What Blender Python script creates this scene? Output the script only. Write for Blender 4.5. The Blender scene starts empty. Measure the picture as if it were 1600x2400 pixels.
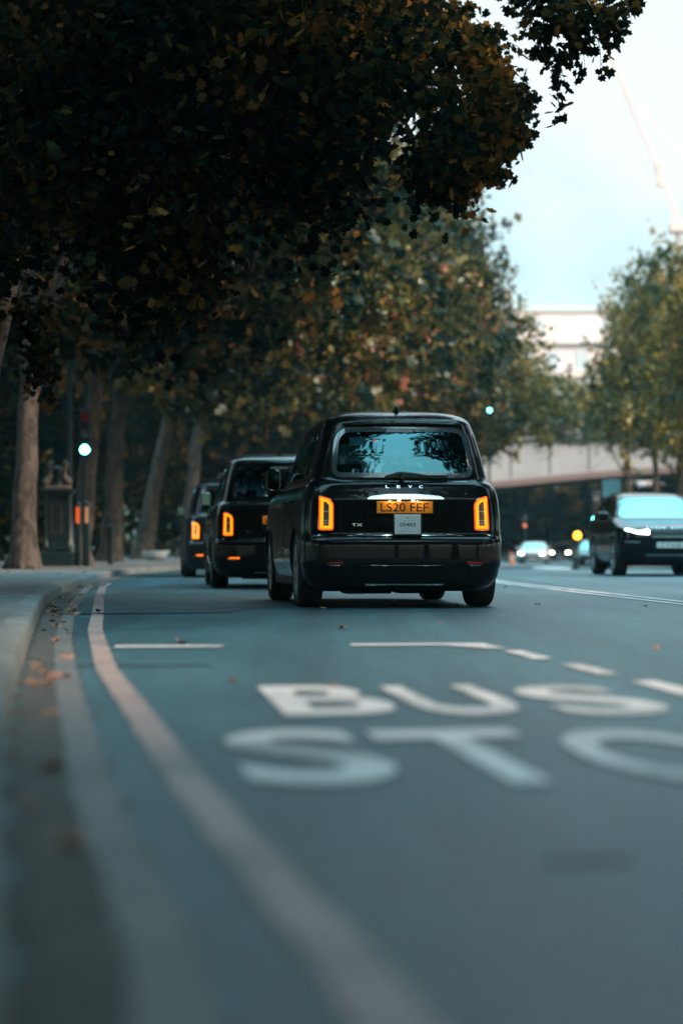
import bpy, bmesh, math, random
import numpy as np
from mathutils import Vector, Matrix

random.seed(7)
rng = np.random.default_rng(11)
S = bpy.context.scene
C = S.collection
R = math.radians

# ------------------------------------------------------------------ camera
F = 5667.0            # focal length in source pixels (85 mm on a 24x36 mm portrait frame)
HX, HY, CH = 800.0, 1283.0, 0.56
cam_d = bpy.data.cameras.new('camera')
cam = bpy.data.objects.new('camera', cam_d)
C.objects.link(cam)
cam.location = (0, 0, CH)
cam.rotation_euler = (R(90), 0, 0)
cam_d.sensor_fit = 'VERTICAL'
cam_d.sensor_width = 24
cam_d.sensor_height = 36
cam_d.lens = 85
cam_d.shift_y = 83 / 2400
cam_d.clip_start = 0.1
cam_d.clip_end = 4000
cam_d.dof.use_dof = True
cam_d.dof.focus_distance = 22.6
cam_d.dof.aperture_fstop = 1.4
S.camera = cam

# ------------------------------------------------------------------ world and sun
SUN_AZ, SUN_EL = 120, 34
w = bpy.data.worlds.new('World')
S.world = w
w.use_nodes = True
nt = w.node_tree
nt.nodes.clear()
def wn(t, **k):
    n = nt.nodes.new(t)
    for a, b in k.items():
        setattr(n, a, b)
    return n
out = wn('ShaderNodeOutputWorld')
bg = wn('ShaderNodeBackground')
bg.inputs[1].default_value = 0.1
sky = wn('ShaderNodeTexSky', sky_type='NISHITA', sun_disc=False)
sky.sun_elevation = R(SUN_EL)
sky.sun_rotation = R(SUN_AZ)
sky.air_density = 1.0
sky.dust_density = 1.5
sky.ozone_density = 1.0
tint = wn('ShaderNodeMix', data_type='RGBA', blend_type='MULTIPLY')
tint.inputs[0].default_value = 1.0
tint.inputs[7].default_value = (0.85, 1.35, 1.30, 1)
nt.links.new(sky.outputs[0], tint.inputs[6])
tc = wn('ShaderNodeTexCoord')
mp = wn('ShaderNodeMapping')
mp.inputs['Scale'].default_value = (1.0, 1.0, 2.2)
mp.inputs['Location'].default_value = (0.37, 0.1, 0.2)
nt.links.new(tc.outputs['Generated'], mp.inputs[0])
noi = wn('ShaderNodeTexNoise')
noi.inputs['Scale'].default_value = 3.2
noi.inputs['Detail'].default_value = 6
noi.inputs['Roughness'].default_value = 0.5
nt.links.new(mp.outputs[0], noi.inputs[0])
ramp = wn('ShaderNodeValToRGB')
ramp.color_ramp.elements[0].position = 0.36
ramp.color_ramp.elements[1].position = 0.56
sep0 = wn('ShaderNodeSeparateXYZ')
nt.links.new(tc.outputs['Generated'], sep0.inputs[0])
zb = wn('ShaderNodeMapRange')
zb.inputs[1].default_value = 0.06
zb.inputs[2].default_value = 0.20
zb.inputs[3].default_value = -0.15
zb.inputs[4].default_value = 0.10
nt.links.new(sep0.outputs[2], zb.inputs[0])
adn = wn('ShaderNodeMath', operation='ADD')
nt.links.new(noi.outputs[0], adn.inputs[0])
nt.links.new(zb.outputs[0], adn.inputs[1])
nt.links.new(adn.outputs[0], ramp.inputs[0])
# clouds grow brighter towards the zenith, as an overcast sky does
sep = wn('ShaderNodeSeparateXYZ')
nt.links.new(tc.outputs['Generated'], sep.inputs[0])
mr = wn('ShaderNodeMapRange')
mr.inputs[1].default_value = 0.24
mr.inputs[2].default_value = 0.9
mr.inputs[3].default_value = 0.80
mr.inputs[4].default_value = 2.9
nt.links.new(sep.outputs[2], mr.inputs[0])
zc = wn('ShaderNodeMix', data_type='RGBA')      # cloud deck: white low down, blue green light overhead
zc.inputs[6].default_value = (9.2, 10.2, 10.6, 1)
zc.inputs[7].default_value = (4.4, 8.8, 10.4, 1)
zr = wn('ShaderNodeMapRange')
zr.inputs[1].default_value = 0.18
zr.inputs[2].default_value = 0.75
nt.links.new(sep.outputs[2], zr.inputs[0])
nt.links.new(zr.outputs[0], zc.inputs[0])
cl = wn('ShaderNodeMix', data_type='RGBA', blend_type='MULTIPLY')
cl.inputs[0].default_value = 1.0
nt.links.new(zc.outputs[2], cl.inputs[6])
nt.links.new(mr.outputs[0], cl.inputs[7])
mx = wn('ShaderNodeMix', data_type='RGBA')
nt.links.new(ramp.outputs[0], mx.inputs[0])
nt.links.new(tint.outputs[2], mx.inputs[6])
nt.links.new(cl.outputs[2], mx.inputs[7])
nt.links.new(mx.outputs[2], bg.inputs[0])
nt.links.new(bg.outputs[0], out.inputs[0])

sun_d = bpy.data.lights.new('sun', 'SUN')
sun = bpy.data.objects.new('sun', sun_d)
C.objects.link(sun)
sun_d.energy = 4.2
sun_d.angle = R(10)
sun_d.color = (1.0, 0.76, 0.55)
sdir = Vector((math.sin(R(SUN_AZ)) * math.cos(R(SUN_EL)), math.cos(R(SUN_AZ)) * math.cos(R(SUN_EL)), math.sin(R(SUN_EL))))
sun.rotation_euler = sdir.to_track_quat('Z', 'Y').to_euler()
sun.location = (30, -30, 60)

S.view_settings.view_transform = 'Standard'
S.view_settings.look = 'None'
S.view_settings.exposure = 0.44
S.view_settings.gamma = 1.0
S.render.engine = 'CYCLES'
S.cycles.use_denoising = True
S.cycles.max_bounces = 5
S.cycles.diffuse_bounces = 2
S.cycles.glossy_bounces = 3
S.cycles.transmission_bounces = 3
S.cycles.transparent_max_bounces = 8
S.cycles.volume_bounces = 0
S.cycles.caustics_reflective = False
S.cycles.caustics_refractive = False
S.cycles.sample_clamp_indirect = 4
S.cycles.volume_max_steps = 64

# ------------------------------------------------------------------ materials
def srgb(r, g, b):
    f = lambda c: ((c / 255 + 0.055) / 1.055) ** 2.4 if c > 10 else c / 255 / 12.92
    return (f(r), f(g), f(b), 1)
def mat(name, col=(0.5, 0.5, 0.5), rough=0.6, metal=0.0, spec=0.5, coat=0.0, var=0.12, vscale=6.0, bump=0.0, bscale=40.0, emit=None, es=1.0):
    m = bpy.data.materials.new(name)
    m.use_nodes = True
    t = m.node_tree
    b = t.nodes['Principled BSDF']
    b.inputs['Roughness'].default_value = rough
    b.inputs['Metallic'].default_value = metal
    b.inputs['Specular IOR Level'].default_value = spec
    b.inputs['Coat Weight'].default_value = coat
    b.inputs['Coat Roughness'].default_value = 0.02
    c = tuple(col[:3]) + (1,)
    co = t.nodes.new('ShaderNodeTexCoord')
    n = t.nodes.new('ShaderNodeTexNoise')
    n.inputs['Scale'].default_value = vscale
    n.inputs['Detail'].default_value = 5
    t.links.new(co.outputs['Object'], n.inputs[0])
    r = t.nodes.new('ShaderNodeValToRGB')
    r.color_ramp.elements[0].position = 0.3
    r.color_ramp.elements[1].position = 0.7
    r.color_ramp.elements[0].color = tuple(x * (1 - var) for x in c[:3]) + (1,)
    r.color_ramp.elements[1].color = tuple(min(1, x * (1 + var)) for x in c[:3]) + (1,)
    t.links.new(n.outputs[0], r.inputs[0])
    t.links.new(r.outputs[0], b.inputs['Base Color'])
    if bump:
        n2 = t.nodes.new('ShaderNodeTexNoise')
        n2.inputs['Scale'].default_value = bscale
        n2.inputs['Detail'].default_value = 4
        t.links.new(co.outputs['Object'], n2.inputs[0])
        bp = t.nodes.new('ShaderNodeBump')
        bp.inputs['Strength'].default_value = bump
        bp.inputs['Distance'].default_value = 0.02
        t.links.new(n2.outputs[0], bp.inputs['Height'])
        t.links.new(bp.outputs[0], b.inputs['Normal'])
    if emit:
        b.inputs['Emission Color'].default_value = tuple(emit[:3]) + (1,)
        b.inputs['Emission Strength'].default_value = es
    return m

def asphalt_mat():
    m = mat('asphalt', (0.105, 0.145, 0.160), 0.55, spec=0.4)
    t = m.node_tree
    b = t.nodes['Principled BSDF']
    co = t.nodes['Texture Coordinate']
    big = t.nodes.new('ShaderNodeTexNoise'); big.inputs['Scale'].default_value = 0.55; big.inputs['Detail'].default_value = 6
    mpn = t.nodes.new('ShaderNodeMapping'); mpn.inputs['Scale'].default_value = (1.6, 0.45, 1)
    t.links.new(co.outputs['Object'], mpn.inputs[0]); t.links.new(mpn.outputs[0], big.inputs[0])
    r1 = t.nodes.new('ShaderNodeValToRGB')
    r1.color_ramp.elements[0].position = 0.3; r1.color_ramp.elements[0].color = (0.012, 0.048, 0.062, 1)
    r1.color_ramp.elements[1].position = 0.72; r1.color_ramp.elements[1].color = (0.036, 0.098, 0.120, 1)
    t.links.new(big.outputs[0], r1.inputs[0])
    v = t.nodes.new('ShaderNodeTexVoronoi'); v.inputs['Scale'].default_value = 46
    t.links.new(co.outputs['Object'], v.inputs[0])
    r2 = t.nodes.new('ShaderNodeValToRGB')
    r2.color_ramp.elements[0].color = (0.45, 0.45, 0.45, 1); r2.color_ramp.elements[1].color = (1.7, 1.7, 1.7, 1)
    t.links.new(v.outputs['Color'], r2.inputs[0])
    mm = t.nodes.new('ShaderNodeMix'); mm.data_type = 'RGBA'; mm.blend_type = 'MULTIPLY'; mm.inputs[0].default_value = 1
    t.links.new(r1.outputs[0], mm.inputs[6]); t.links.new(r2.outputs[0], mm.inputs[7])
    # sparse pale grit
    v2 = t.nodes.new('ShaderNodeTexVoronoi'); v2.inputs['Scale'].default_value = 11
    t.links.new(co.outputs['Object'], v2.inputs[0])
    r3 = t.nodes.new('ShaderNodeValToRGB')
    r3.color_ramp.elements[0].position = 0.04; r3.color_ramp.elements[0].color = (1, 1, 1, 1)
    r3.color_ramp.elements[1].position = 0.06; r3.color_ramp.elements[1].color = (0, 0, 0, 1)
    t.links.new(v2.outputs['Distance'], r3.inputs[0])
    mg = t.nodes.new('ShaderNodeMix'); mg.data_type = 'RGBA'
    mg.inputs[7].default_value = (0.22, 0.24, 0.24, 1)
    t.links.new(r3.outputs[0], mg.inputs[0]); t.links.new(mm.outputs[2], mg.inputs[6])
    # tyre tracks run along the lane; oil and grime darken the middle of it
    wv = t.nodes.new('ShaderNodeTexNoise'); wv.inputs['Scale'].default_value = 1.0; wv.inputs['Detail'].default_value = 4
    mw = t.nodes.new('ShaderNodeMapping'); mw.inputs['Scale'].default_value = (1.5, 0.05, 1); mw.inputs['Rotation'].default_value = (0, 0, -0.11)
    t.links.new(co.outputs['Object'], mw.inputs[0]); t.links.new(mw.outputs[0], wv.inputs[0])
    rw_ = t.nodes.new('ShaderNodeValToRGB')
    rw_.color_ramp.elements[0].position = 0.35; rw_.color_ramp.elements[0].color = (0.55, 0.55, 0.55, 1)
    rw_.color_ramp.elements[1].position = 0.62; rw_.color_ramp.elements[1].color = (1.25, 1.22, 1.2, 1)
    t.links.new(wv.outputs[0], rw_.inputs[0])
    sp = t.nodes.new('ShaderNodeTexNoise'); sp.inputs['Scale'].default_value = 9; sp.inputs['Detail'].default_value = 8; sp.inputs['Roughness'].default_value = .75
    t.links.new(co.outputs['Object'], sp.inputs[0])
    rs = t.nodes.new('ShaderNodeValToRGB')
    rs.color_ramp.elements[0].position = 0.36; rs.color_ramp.elements[0].color = (0.5, 0.5, 0.5, 1)
    rs.color_ramp.elements[1].position = 0.6; rs.color_ramp.elements[1].color = (1.15, 1.15, 1.15, 1)
    t.links.new(sp.outputs[0], rs.inputs[0])
    k1 = t.nodes.new('ShaderNodeMix'); k1.data_type = 'RGBA'; k1.blend_type = 'MULTIPLY'; k1.inputs[0].default_value = 1
    k2 = t.nodes.new('ShaderNodeMix'); k2.data_type = 'RGBA'; k2.blend_type = 'MULTIPLY'; k2.inputs[0].default_value = 1
    t.links.new(mg.outputs[2], k1.inputs[6]); t.links.new(rw_.outputs[0], k1.inputs[7])
    t.links.new(k1.outputs[2], k2.inputs[6]); t.links.new(rs.outputs[0], k2.inputs[7])
    t.links.new(k2.outputs[2], b.inputs['Base Color'])
    mr_ = t.nodes.new('ShaderNodeMapRange'); mr_.inputs[3].default_value = 0.42; mr_.inputs[4].default_value = 0.60
    t.links.new(big.outputs[0], mr_.inputs[0]); t.links.new(mr_.outputs[0], b.inputs['Roughness'])
    bp = t.nodes.new('ShaderNodeBump'); bp.inputs['Strength'].default_value = 0.35; bp.inputs['Distance'].default_value = 0.006
    t.links.new(v.outputs['Distance'], bp.inputs['Height']); t.links.new(bp.outputs[0], b.inputs['Normal'])
    return m

def paint_mat(name, col, worn=0.5):
    # worn road paint: asphalt shows through in small chips
    m = mat(name, col, 0.6, spec=0.4)
    t = m.node_tree
    b = t.nodes['Principled BSDF']
    co = t.nodes['Texture Coordinate']
    n = t.nodes.new('ShaderNodeTexNoise'); n.inputs['Scale'].default_value = 26; n.inputs['Detail'].default_value = 8
    n.inputs['Roughness'].default_value = 0.7
    t.links.new(co.outputs['Object'], n.inputs[0])
    n3 = t.nodes.new('ShaderNodeTexNoise'); n3.inputs['Scale'].default_value = 1.3; n3.inputs['Detail'].default_value = 3
    t.links.new(co.outputs['Object'], n3.inputs[0])
    ad = t.nodes.new('ShaderNodeMath'); ad.operation = 'ADD'
    t.links.new(n.outputs[0], ad.inputs[0]); t.links.new(n3.outputs[0], ad.inputs[1])
    r = t.nodes.new('ShaderNodeValToRGB')
    r.color_ramp.elements[0].position = worn - 0.12; r.color_ramp.elements[0].color = (0.035, 0.06, 0.07, 1)
    r.color_ramp.elements[1].position = worn + 0.06; r.color_ramp.elements[1].color = tuple(col[:3]) + (1,)
    hf = t.nodes.new('ShaderNodeMath'); hf.operation = 'MULTIPLY'; hf.inputs[1].default_value = 0.5
    t.links.new(ad.outputs[0], hf.inputs[0]); t.links.new(hf.outputs[0], r.inputs[0])
    t.links.new(r.outputs[0], b.inputs['Base Color'])
    return m

def slab_mat(name, c1, c2, mortar, bw, bh, rot=0.0):
    m = mat(name, c1, 0.75, spec=0.35)
    t = m.node_tree
    b = t.nodes['Principled BSDF']
    co = t.nodes['Texture Coordinate']
    mpn = t.nodes.new('ShaderNodeMapping'); mpn.inputs['Rotation'].default_value = (0, 0, rot)
    br = t.nodes.new('ShaderNodeTexBrick')
    br.inputs['Scale'].default_value = 1
    br.inputs['Brick Width'].default_value = bw; br.inputs['Row Height'].default_value = bh
    br.inputs['Mortar Size'].default_value = 0.012
    br.inputs['Color1'].default_value = c1 + (1,); br.inputs['Color2'].default_value = c2 + (1,)
    br.inputs['Mortar'].default_value = mortar + (1,)
    t.links.new(co.outputs['Object'], mpn.inputs[0]); t.links.new(mpn.outputs[0], br.inputs[0])
    n = t.nodes.new('ShaderNodeTexNoise'); n.inputs['Scale'].default_value = 3.5; n.inputs['Detail'].default_value = 8
    t.links.new(co.outputs['Object'], n.inputs[0])
    r = t.nodes.new('ShaderNodeValToRGB')
    r.color_ramp.elements[0].position = 0.3; r.color_ramp.elements[0].color = (0.55, 0.55, 0.55, 1)
    r.color_ramp.elements[1].position = 0.75; r.color_ramp.elements[1].color = (1.2, 1.2, 1.2, 1)
    t.links.new(n.outputs[0], r.inputs[0])
    mm = t.nodes.new('ShaderNodeMix'); mm.data_type = 'RGBA'; mm.blend_type = 'MULTIPLY'; mm.inputs[0].default_value = 1
    t.links.new(br.outputs[0], mm.inputs[6]); t.links.new(r.outputs[0], mm.inputs[7])
    t.links.new(mm.outputs[2], b.inputs['Base Color'])
    bp = t.nodes.new('ShaderNodeBump'); bp.inputs['Strength'].default_value = 0.4; bp.inputs['Distance'].default_value = 0.01
    t.links.new(br.outputs['Fac'], bp.inputs['Height']); bp.invert = True
    t.links.new(bp.outputs[0], b.inputs['Normal'])
    return m

def leaf_mat(name, stops, trans=0.35, gloss=0.05):
    m = bpy.data.materials.new(name)
    m.use_nodes = True
    t = m.node_tree
    t.nodes.clear()
    o = t.nodes.new('ShaderNodeOutputMaterial')
    g = t.nodes.new('ShaderNodeNewGeometry')
    co = t.nodes.new('ShaderNodeTexCoord')
    n = t.nodes.new('ShaderNodeTexNoise'); n.inputs['Scale'].default_value = 0.62; n.inputs['Detail'].default_value = 2
    t.links.new(co.outputs['Object'], n.inputs[0])
    sc = t.nodes.new('ShaderNodeMapRange'); sc.inputs[1].default_value = 0.34; sc.inputs[2].default_value = 0.66
    sc.inputs[3].default_value = -0.5; sc.inputs[4].default_value = 0.52
    t.links.new(n.outputs[0], sc.inputs[0])
    ra = t.nodes.new('ShaderNodeMath'); ra.operation = 'MULTIPLY'; ra.inputs[1].default_value = 0.75
    t.links.new(g.outputs['Random Per Island'], ra.inputs[0])
    ad = t.nodes.new('ShaderNodeMath'); ad.operation = 'ADD'; ad.use_clamp = True
    t.links.new(ra.outputs[0], ad.inputs[0]); t.links.new(sc.outputs[0], ad.inputs[1])
    r = t.nodes.new('ShaderNodeValToRGB')
    el = r.color_ramp.elements
    while len(el) < len(stops):
        el.new(0.5)
    for e, (p, c) in zip(el, stops):
        e.position = p
        e.color = tuple(c) + (1,)
    t.links.new(ad.outputs[0], r.inputs[0])
    d = t.nodes.new('ShaderNodeBsdfDiffuse')
    tr = t.nodes.new('ShaderNodeBsdfTranslucent')
    gl = t.nodes.new('ShaderNodeBsdfGlossy'); gl.inputs['Roughness'].default_value = 0.28
    gl.inputs['Color'].default_value = (0.8, 0.95, 1, 1)
    t.links.new(r.outputs[0], d.inputs[0]); t.links.new(r.outputs[0], tr.inputs[0])
    m1 = t.nodes.new('ShaderNodeMixShader'); m1.inputs[0].default_value = trans
    m2 = t.nodes.new('ShaderNodeMixShader'); m2.inputs[0].default_value = gloss
    t.links.new(d.outputs[0], m1.inputs[1]); t.links.new(tr.outputs[0], m1.inputs[2])
    t.links.new(m1.outputs[0], m2.inputs[1]); t.links.new(gl.outputs[0], m2.inputs[2])
    t.links.new(m2.outputs[0], o.inputs[0])
    return m

def glass_mat(name, tintc, refl, reflc=(1, 1, 1), rough=0.02):
    m = bpy.data.materials.new(name)
    m.use_nodes = True
    t = m.node_tree
    t.nodes.clear()
    o = t.nodes.new('ShaderNodeOutputMaterial')
    a = t.nodes.new('ShaderNodeBsdfTransparent'); a.inputs[0].default_value = tuple(tintc) + (1,)
    g = t.nodes.new('ShaderNodeBsdfGlossy'); g.inputs['Roughness'].default_value = rough
    g.inputs[0].default_value = tuple(reflc) + (1,)
    fr = t.nodes.new('ShaderNodeLayerWeight'); fr.inputs[0].default_value = 0.35
    mr_ = t.nodes.new('ShaderNodeMapRange'); mr_.inputs[3].default_value = refl; mr_.inputs[4].default_value = 0.95
    t.links.new(fr.outputs['Fresnel'], mr_.inputs[0])
    x = t.nodes.new('ShaderNodeMixShader')
    t.links.new(mr_.outputs[0], x.inputs[0])
    t.links.new(a.outputs[0], x.inputs[1]); t.links.new(g.outputs[0], x.inputs[2])
    t.links.new(x.outputs[0], o.inputs[0])
    return m

M = {}
M['asphalt'] = asphalt_mat()
M['white_paint'] = paint_mat('white_road_paint', (0.68, 0.60, 0.58), 0.45)
M['red_paint'] = paint_mat('faded_red_road_paint', (0.35, 0.235, 0.21), 0.44)
M['red_paint_worn'] = paint_mat('very_faded_red_road_paint', (0.15, 0.125, 0.12), 0.47)
M['slab'] = slab_mat('paving_slab', (0.17, 0.162, 0.158), (0.12, 0.116, 0.112), (0.04, 0.03, 0.026), 0.9, 0.6, R(7))
M['kerb'] = slab_mat('kerb_stone', (0.17, 0.18, 0.18), (0.12, 0.13, 0.13), (0.03, 0.03, 0.03), 40, 0.9, R(7))
M['seam'] = mat('tar_seam', (0.02, 0.03, 0.035), 0.5)
M['earth'] = mat('earth', (0.045, 0.038, 0.028), 0.95, bump=0.5, bscale=8, vscale=1.5, var=0.4)
M['bark'] = mat('plane_bark', (0.075, 0.052, 0.040), 0.85, var=0.5, vscale=2.4, bump=0.9, bscale=9)
def bark_mottle():
    m = M['bark']; t = m.node_tree; b = t.nodes['Principled BSDF']; co = t.nodes['Texture Coordinate']
    mp_ = t.nodes.new('ShaderNodeMapping'); mp_.inputs['Scale'].default_value = (1, 1, .45)
    v_ = t.nodes.new('ShaderNodeTexNoise'); v_.inputs['Scale'].default_value = 5.5; v_.inputs['Detail'].default_value = 3; v_.inputs['Distortion'].default_value = 1.2
    t.links.new(co.outputs['Object'], mp_.inputs[0]); t.links.new(mp_.outputs[0], v_.inputs[0])
    r_ = t.nodes.new('ShaderNodeValToRGB'); r_.color_ramp.interpolation = 'EASE'
    e = r_.color_ramp.elements
    e[0].position = .40; e[0].color = (0.028, 0.020, 0.016, 1)
    e[1].position = .62; e[1].color = (0.095, 0.068, 0.052, 1)
    x = e.new(.5); x.color = (0.062, 0.043, 0.033, 1)
    t.links.new(v_.outputs[0], r_.inputs[0]); t.links.new(r_.outputs[0], b.inputs['Base Color'])
bark_mottle()
STOPS = [(0.0, (0.004, 0.018, 0.016)), (0.40, (0.024, 0.034, 0.012)), (0.68, (0.13, 0.105, 0.026)),
         (0.93, (0.22, 0.14, 0.035)), (1.0, (0.30, 0.10, 0.05))]
M['leaf'] = leaf_mat('plane_leaves', STOPS, 0.30, 0.02)
M['leaf_dark'] = leaf_mat('shaded_side_leaves', [(0, (0.0015, 0.007, 0.007)), (0.5, (0.008, 0.015, 0.008)), (0.80, (0.045, 0.032, 0.010)), (1, (0.17, 0.075, 0.018))], 0.3, 0.0)  # darker copy of the leaves, canopy shade put into the colour
M['leaf_pale'] = leaf_mat('pale_leaves', [(0, (0.09, 0.11, 0.05)), (0.4, (0.22, 0.19, 0.08)), (0.75, (0.36, 0.27, 0.13)), (1, (0.42, 0.28, 0.14))], 0.4, 0.03)
M['leaf_olive'] = leaf_mat('olive_leaves', [(0, (0.020, 0.045, 0.018)), (0.35, (0.14, 0.11, 0.022)), (0.75, (0.36, 0.235, 0.045)), (1, (0.48, 0.25, 0.06))], 0.35, 0.03)
M['dry_leaf'] = mat('dry_leaf', (0.34, 0.16, 0.09), 0.7, var=0.5, vscale=30)
M['black_paint'] = mat('black_car_paint', (0.0025, 0.004, 0.005), 0.3, spec=0.1, coat=0.62, var=0.05)
M['black_trim'] = mat('black_plastic', (0.005, 0.007, 0.008), 0.55)
M['groove'] = mat('panel_gap', (0.001, 0.001, 0.0015), 0.9)
M['rubber'] = mat('tyre_rubber', (0.012, 0.013, 0.014), 0.8, bump=0.3, bscale=60)
M['alloy'] = mat('alloy', (0.38, 0.40, 0.42), 0.28, metal=0.9)
M['chrome'] = mat('chrome', (0.82, 0.86, 0.88), 0.12, metal=1.0, var=0.03)
M['glass_rear'] = glass_mat('rear_window_glass', (0.30, 0.62, 0.68), 0.14, (0.34, 0.90, 1.0))
M['glass_dark'] = glass_mat('tinted_side_glass', (0.06, 0.10, 0.11), 0.10, (0.7, 0.97, 1))
M['glass_screen'] = glass_mat('windscreen_glass', (0.40, 0.60, 0.66), 0.18, (0.30, 0.56, 0.62))
M['frit'] = mat('window_surround', (0.075, 0.09, 0.095), 0.08, spec=1.0, coat=1.0)
M['frit_black'] = mat('black_window_surround', (0.01, 0.012, 0.014), 0.08, coat=1.0)
M['interior'] = mat('dark_upholstery', (0.02, 0.028, 0.032), 0.8)
M['lens_amber'] = mat('lit_tail_lamp', (0.9, 0.35, 0.02), 0.3, emit=(1.0, 0.34, 0.004), es=1.0)
M['lens_edge'] = mat('lit_lamp_edge', (0.6, 0.06, 0.01), 0.3, emit=(0.85, 0.09, 0.004), es=0.8)
M['lamp_core'] = mat('lamp_core', (0.20, 0.17, 0.16), 0.25, metal=0.4)
M['lamp_core_bar'] = mat('lamp_core_bar', (0.55, 0.50, 0.48), 0.25)
M['reflector'] = mat('red_reflector', (0.35, 0.015, 0.02), 0.25, coat=1)
M['reflector_lit'] = mat('lit_fog_lamp', (0.9, 0.2, 0.02), 0.3, emit=(1.0, 0.16, 0.004), es=1.0)
M['brake_lamp'] = mat('brake_lamp', (0.35, 0.33, 0.34), 0.3)
M['plate_yellow'] = mat('yellow_number_plate', (0.95, 0.27, 0.012), 0.35, var=0.04)
M['plate_white'] = mat('white_number_plate', (0.78, 0.78, 0.78), 0.35, var=0.04)
M['plate_ink'] = mat('plate_characters', (0.008, 0.008, 0.008), 0.4)
M['grey_ink'] = mat('grey_print', (0.25, 0.32, 0.33), 0.5)
M['teal_ink'] = mat('teal_print', (0.03, 0.36, 0.34), 0.5)
M['licence'] = mat('licence_plate_pale_blue', (0.86, 0.88, 0.88), 0.35, var=0.03)
M['bulb'] = mat('plate_bulb', (1, 1, 1), 0.3, emit=(1, 0.85, 0.65), es=12)
M['sticker'] = mat('window_sticker', (0.45, 0.72, 0.78), 0.5)
M['red_spot'] = mat('red_indicator', (0.8, 0.1, 0.05), 0.4, emit=(1, 0.12, 0.06), es=0.7)
M['head_lit'] = mat('lit_headlamp', (1, 1, 1), 0.3, emit=(0.95, 1.0, 1.0), es=6)
M['head_warm'] = mat('lit_warm_headlamp', (1, 1, 1), 0.3, emit=(1.0, 0.80, 0.62), es=26)
M['head_far'] = mat('lit_distant_headlamp', (1, 1, 1), 0.3, emit=(0.95, 1.0, 1.0), es=14)
M['silver_paint'] = mat('silver_car_paint', (0.46, 0.49, 0.50), 0.3, metal=0.25, coat=1)
M['dark_paint'] = mat('dark_grey_car_paint', (0.02, 0.026, 0.03), 0.25, coat=1)
M['iron'] = mat('painted_cast_iron', (0.004, 0.018, 0.020), 0.4, spec=0.6, var=0.2)
M['iron_worn'] = mat('weathered_iron_ornament', (0.22, 0.13, 0.095), 0.6, var=0.4, bump=0.4)
M['iron_line'] = mat('copper_line', (0.16, 0.085, 0.06), 0.5)
M['cyan_lamp'] = mat('lit_green_signal', (0.1, 0.9, 0.9), 0.3, emit=(0.10, 0.95, 1.0), es=34)
M['cyan_lamp_far'] = mat('lit_cyan_lamp', (0.1, 0.9, 0.9), 0.3, emit=(0.18, 0.95, 1.0), es=9)
M['orange_refl'] = mat('orange_reflective_strip', (0.75, 0.12, 0.02), 0.4, emit=(0.8, 0.10, 0.02), es=0.45)  # no lamp: light returned by the strip is given as its own glow
M['peach_refl'] = mat('peach_reflective_strip', (0.72, 0.36, 0.22), 0.4)
M['beacon'] = mat('lit_amber_beacon', (1, 0.5, 0.05), 0.3, emit=(1.0, 0.30, 0.01), es=9)
M['red_signal'] = mat('lit_red_signal', (1, 0.2, 0.1), 0.3, emit=(1.0, 0.22, 0.10), es=1.6)
M['concrete'] = mat('bridge_stone', (0.36, 0.31, 0.30), 0.8, var=0.15, vscale=0.35, bump=0.2)
M['brown_edge'] = mat('bridge_soffit_edge', (0.20, 0.12, 0.10), 0.8)
M['soffit'] = mat('bridge_underside', (0.05, 0.05, 0.05), 0.9)
M['rail_white'] = mat('pale_railing', (0.62, 0.70, 0.72), 0.5)
M['building'] = mat('pale_pink_stone', (0.95, 0.73, 0.67), 0.8, var=0.06, vscale=0.1)
M['build_glass'] = mat('building_glass', (0.62, 0.62, 0.64), 0.3, spec=0.6)
M['crane'] = mat('crane_paint', (0.90, 0.58, 0.50), 0.6)
M['white_obj'] = mat('white_enamel', (0.75, 0.74, 0.73), 0.4)
M['cone'] = mat('orange_cone', (0.85, 0.22, 0.03), 0.5)
M['fence'] = mat('dark_railing', (0.02, 0.03, 0.032), 0.5)
M['sign_blue'] = mat('pale_blue_sign', (0.25, 0.48, 0.52), 0.5)

# ------------------------------------------------------------------ helpers
def link(o, parent=None):
    C.objects.link(o)
    if parent is not None:
        o.parent = parent
    return o
def mesh_obj(name, verts, faces, m, parent=None, smooth=False, angle=None):
    me = bpy.data.meshes.new(name)
    me.from_pydata([tuple(v) for v in verts], [], [tuple(f) for f in faces])
    me.materials.append(m)
    me.validate()
    if smooth:
        me.shade_smooth()
        if angle:
            me.set_sharp_from_angle(angle=R(angle))
    me.update()
    return link(bpy.data.objects.new(name, me), parent)
def empty(name, loc, rz=0.0):
    o = bpy.data.objects.new(name, None)
    o.empty_display_size = 0.3
    o.location = loc
    o.rotation_euler = (0, 0, rz)
    return link(o)
def tag(o, label, cat=None, group=None, kind=None):
    if label: o['label'] = label
    if cat: o['category'] = cat
    if group: o['group'] = group
    if kind: o['kind'] = kind
    return o
def copy_tree(o, parent=None):
    c = o.copy()
    C.objects.link(c)
    c.parent = parent
    if parent is None:
        pass
    for ch in list(o.children):
        copy_tree(ch, c)
    return c

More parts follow.
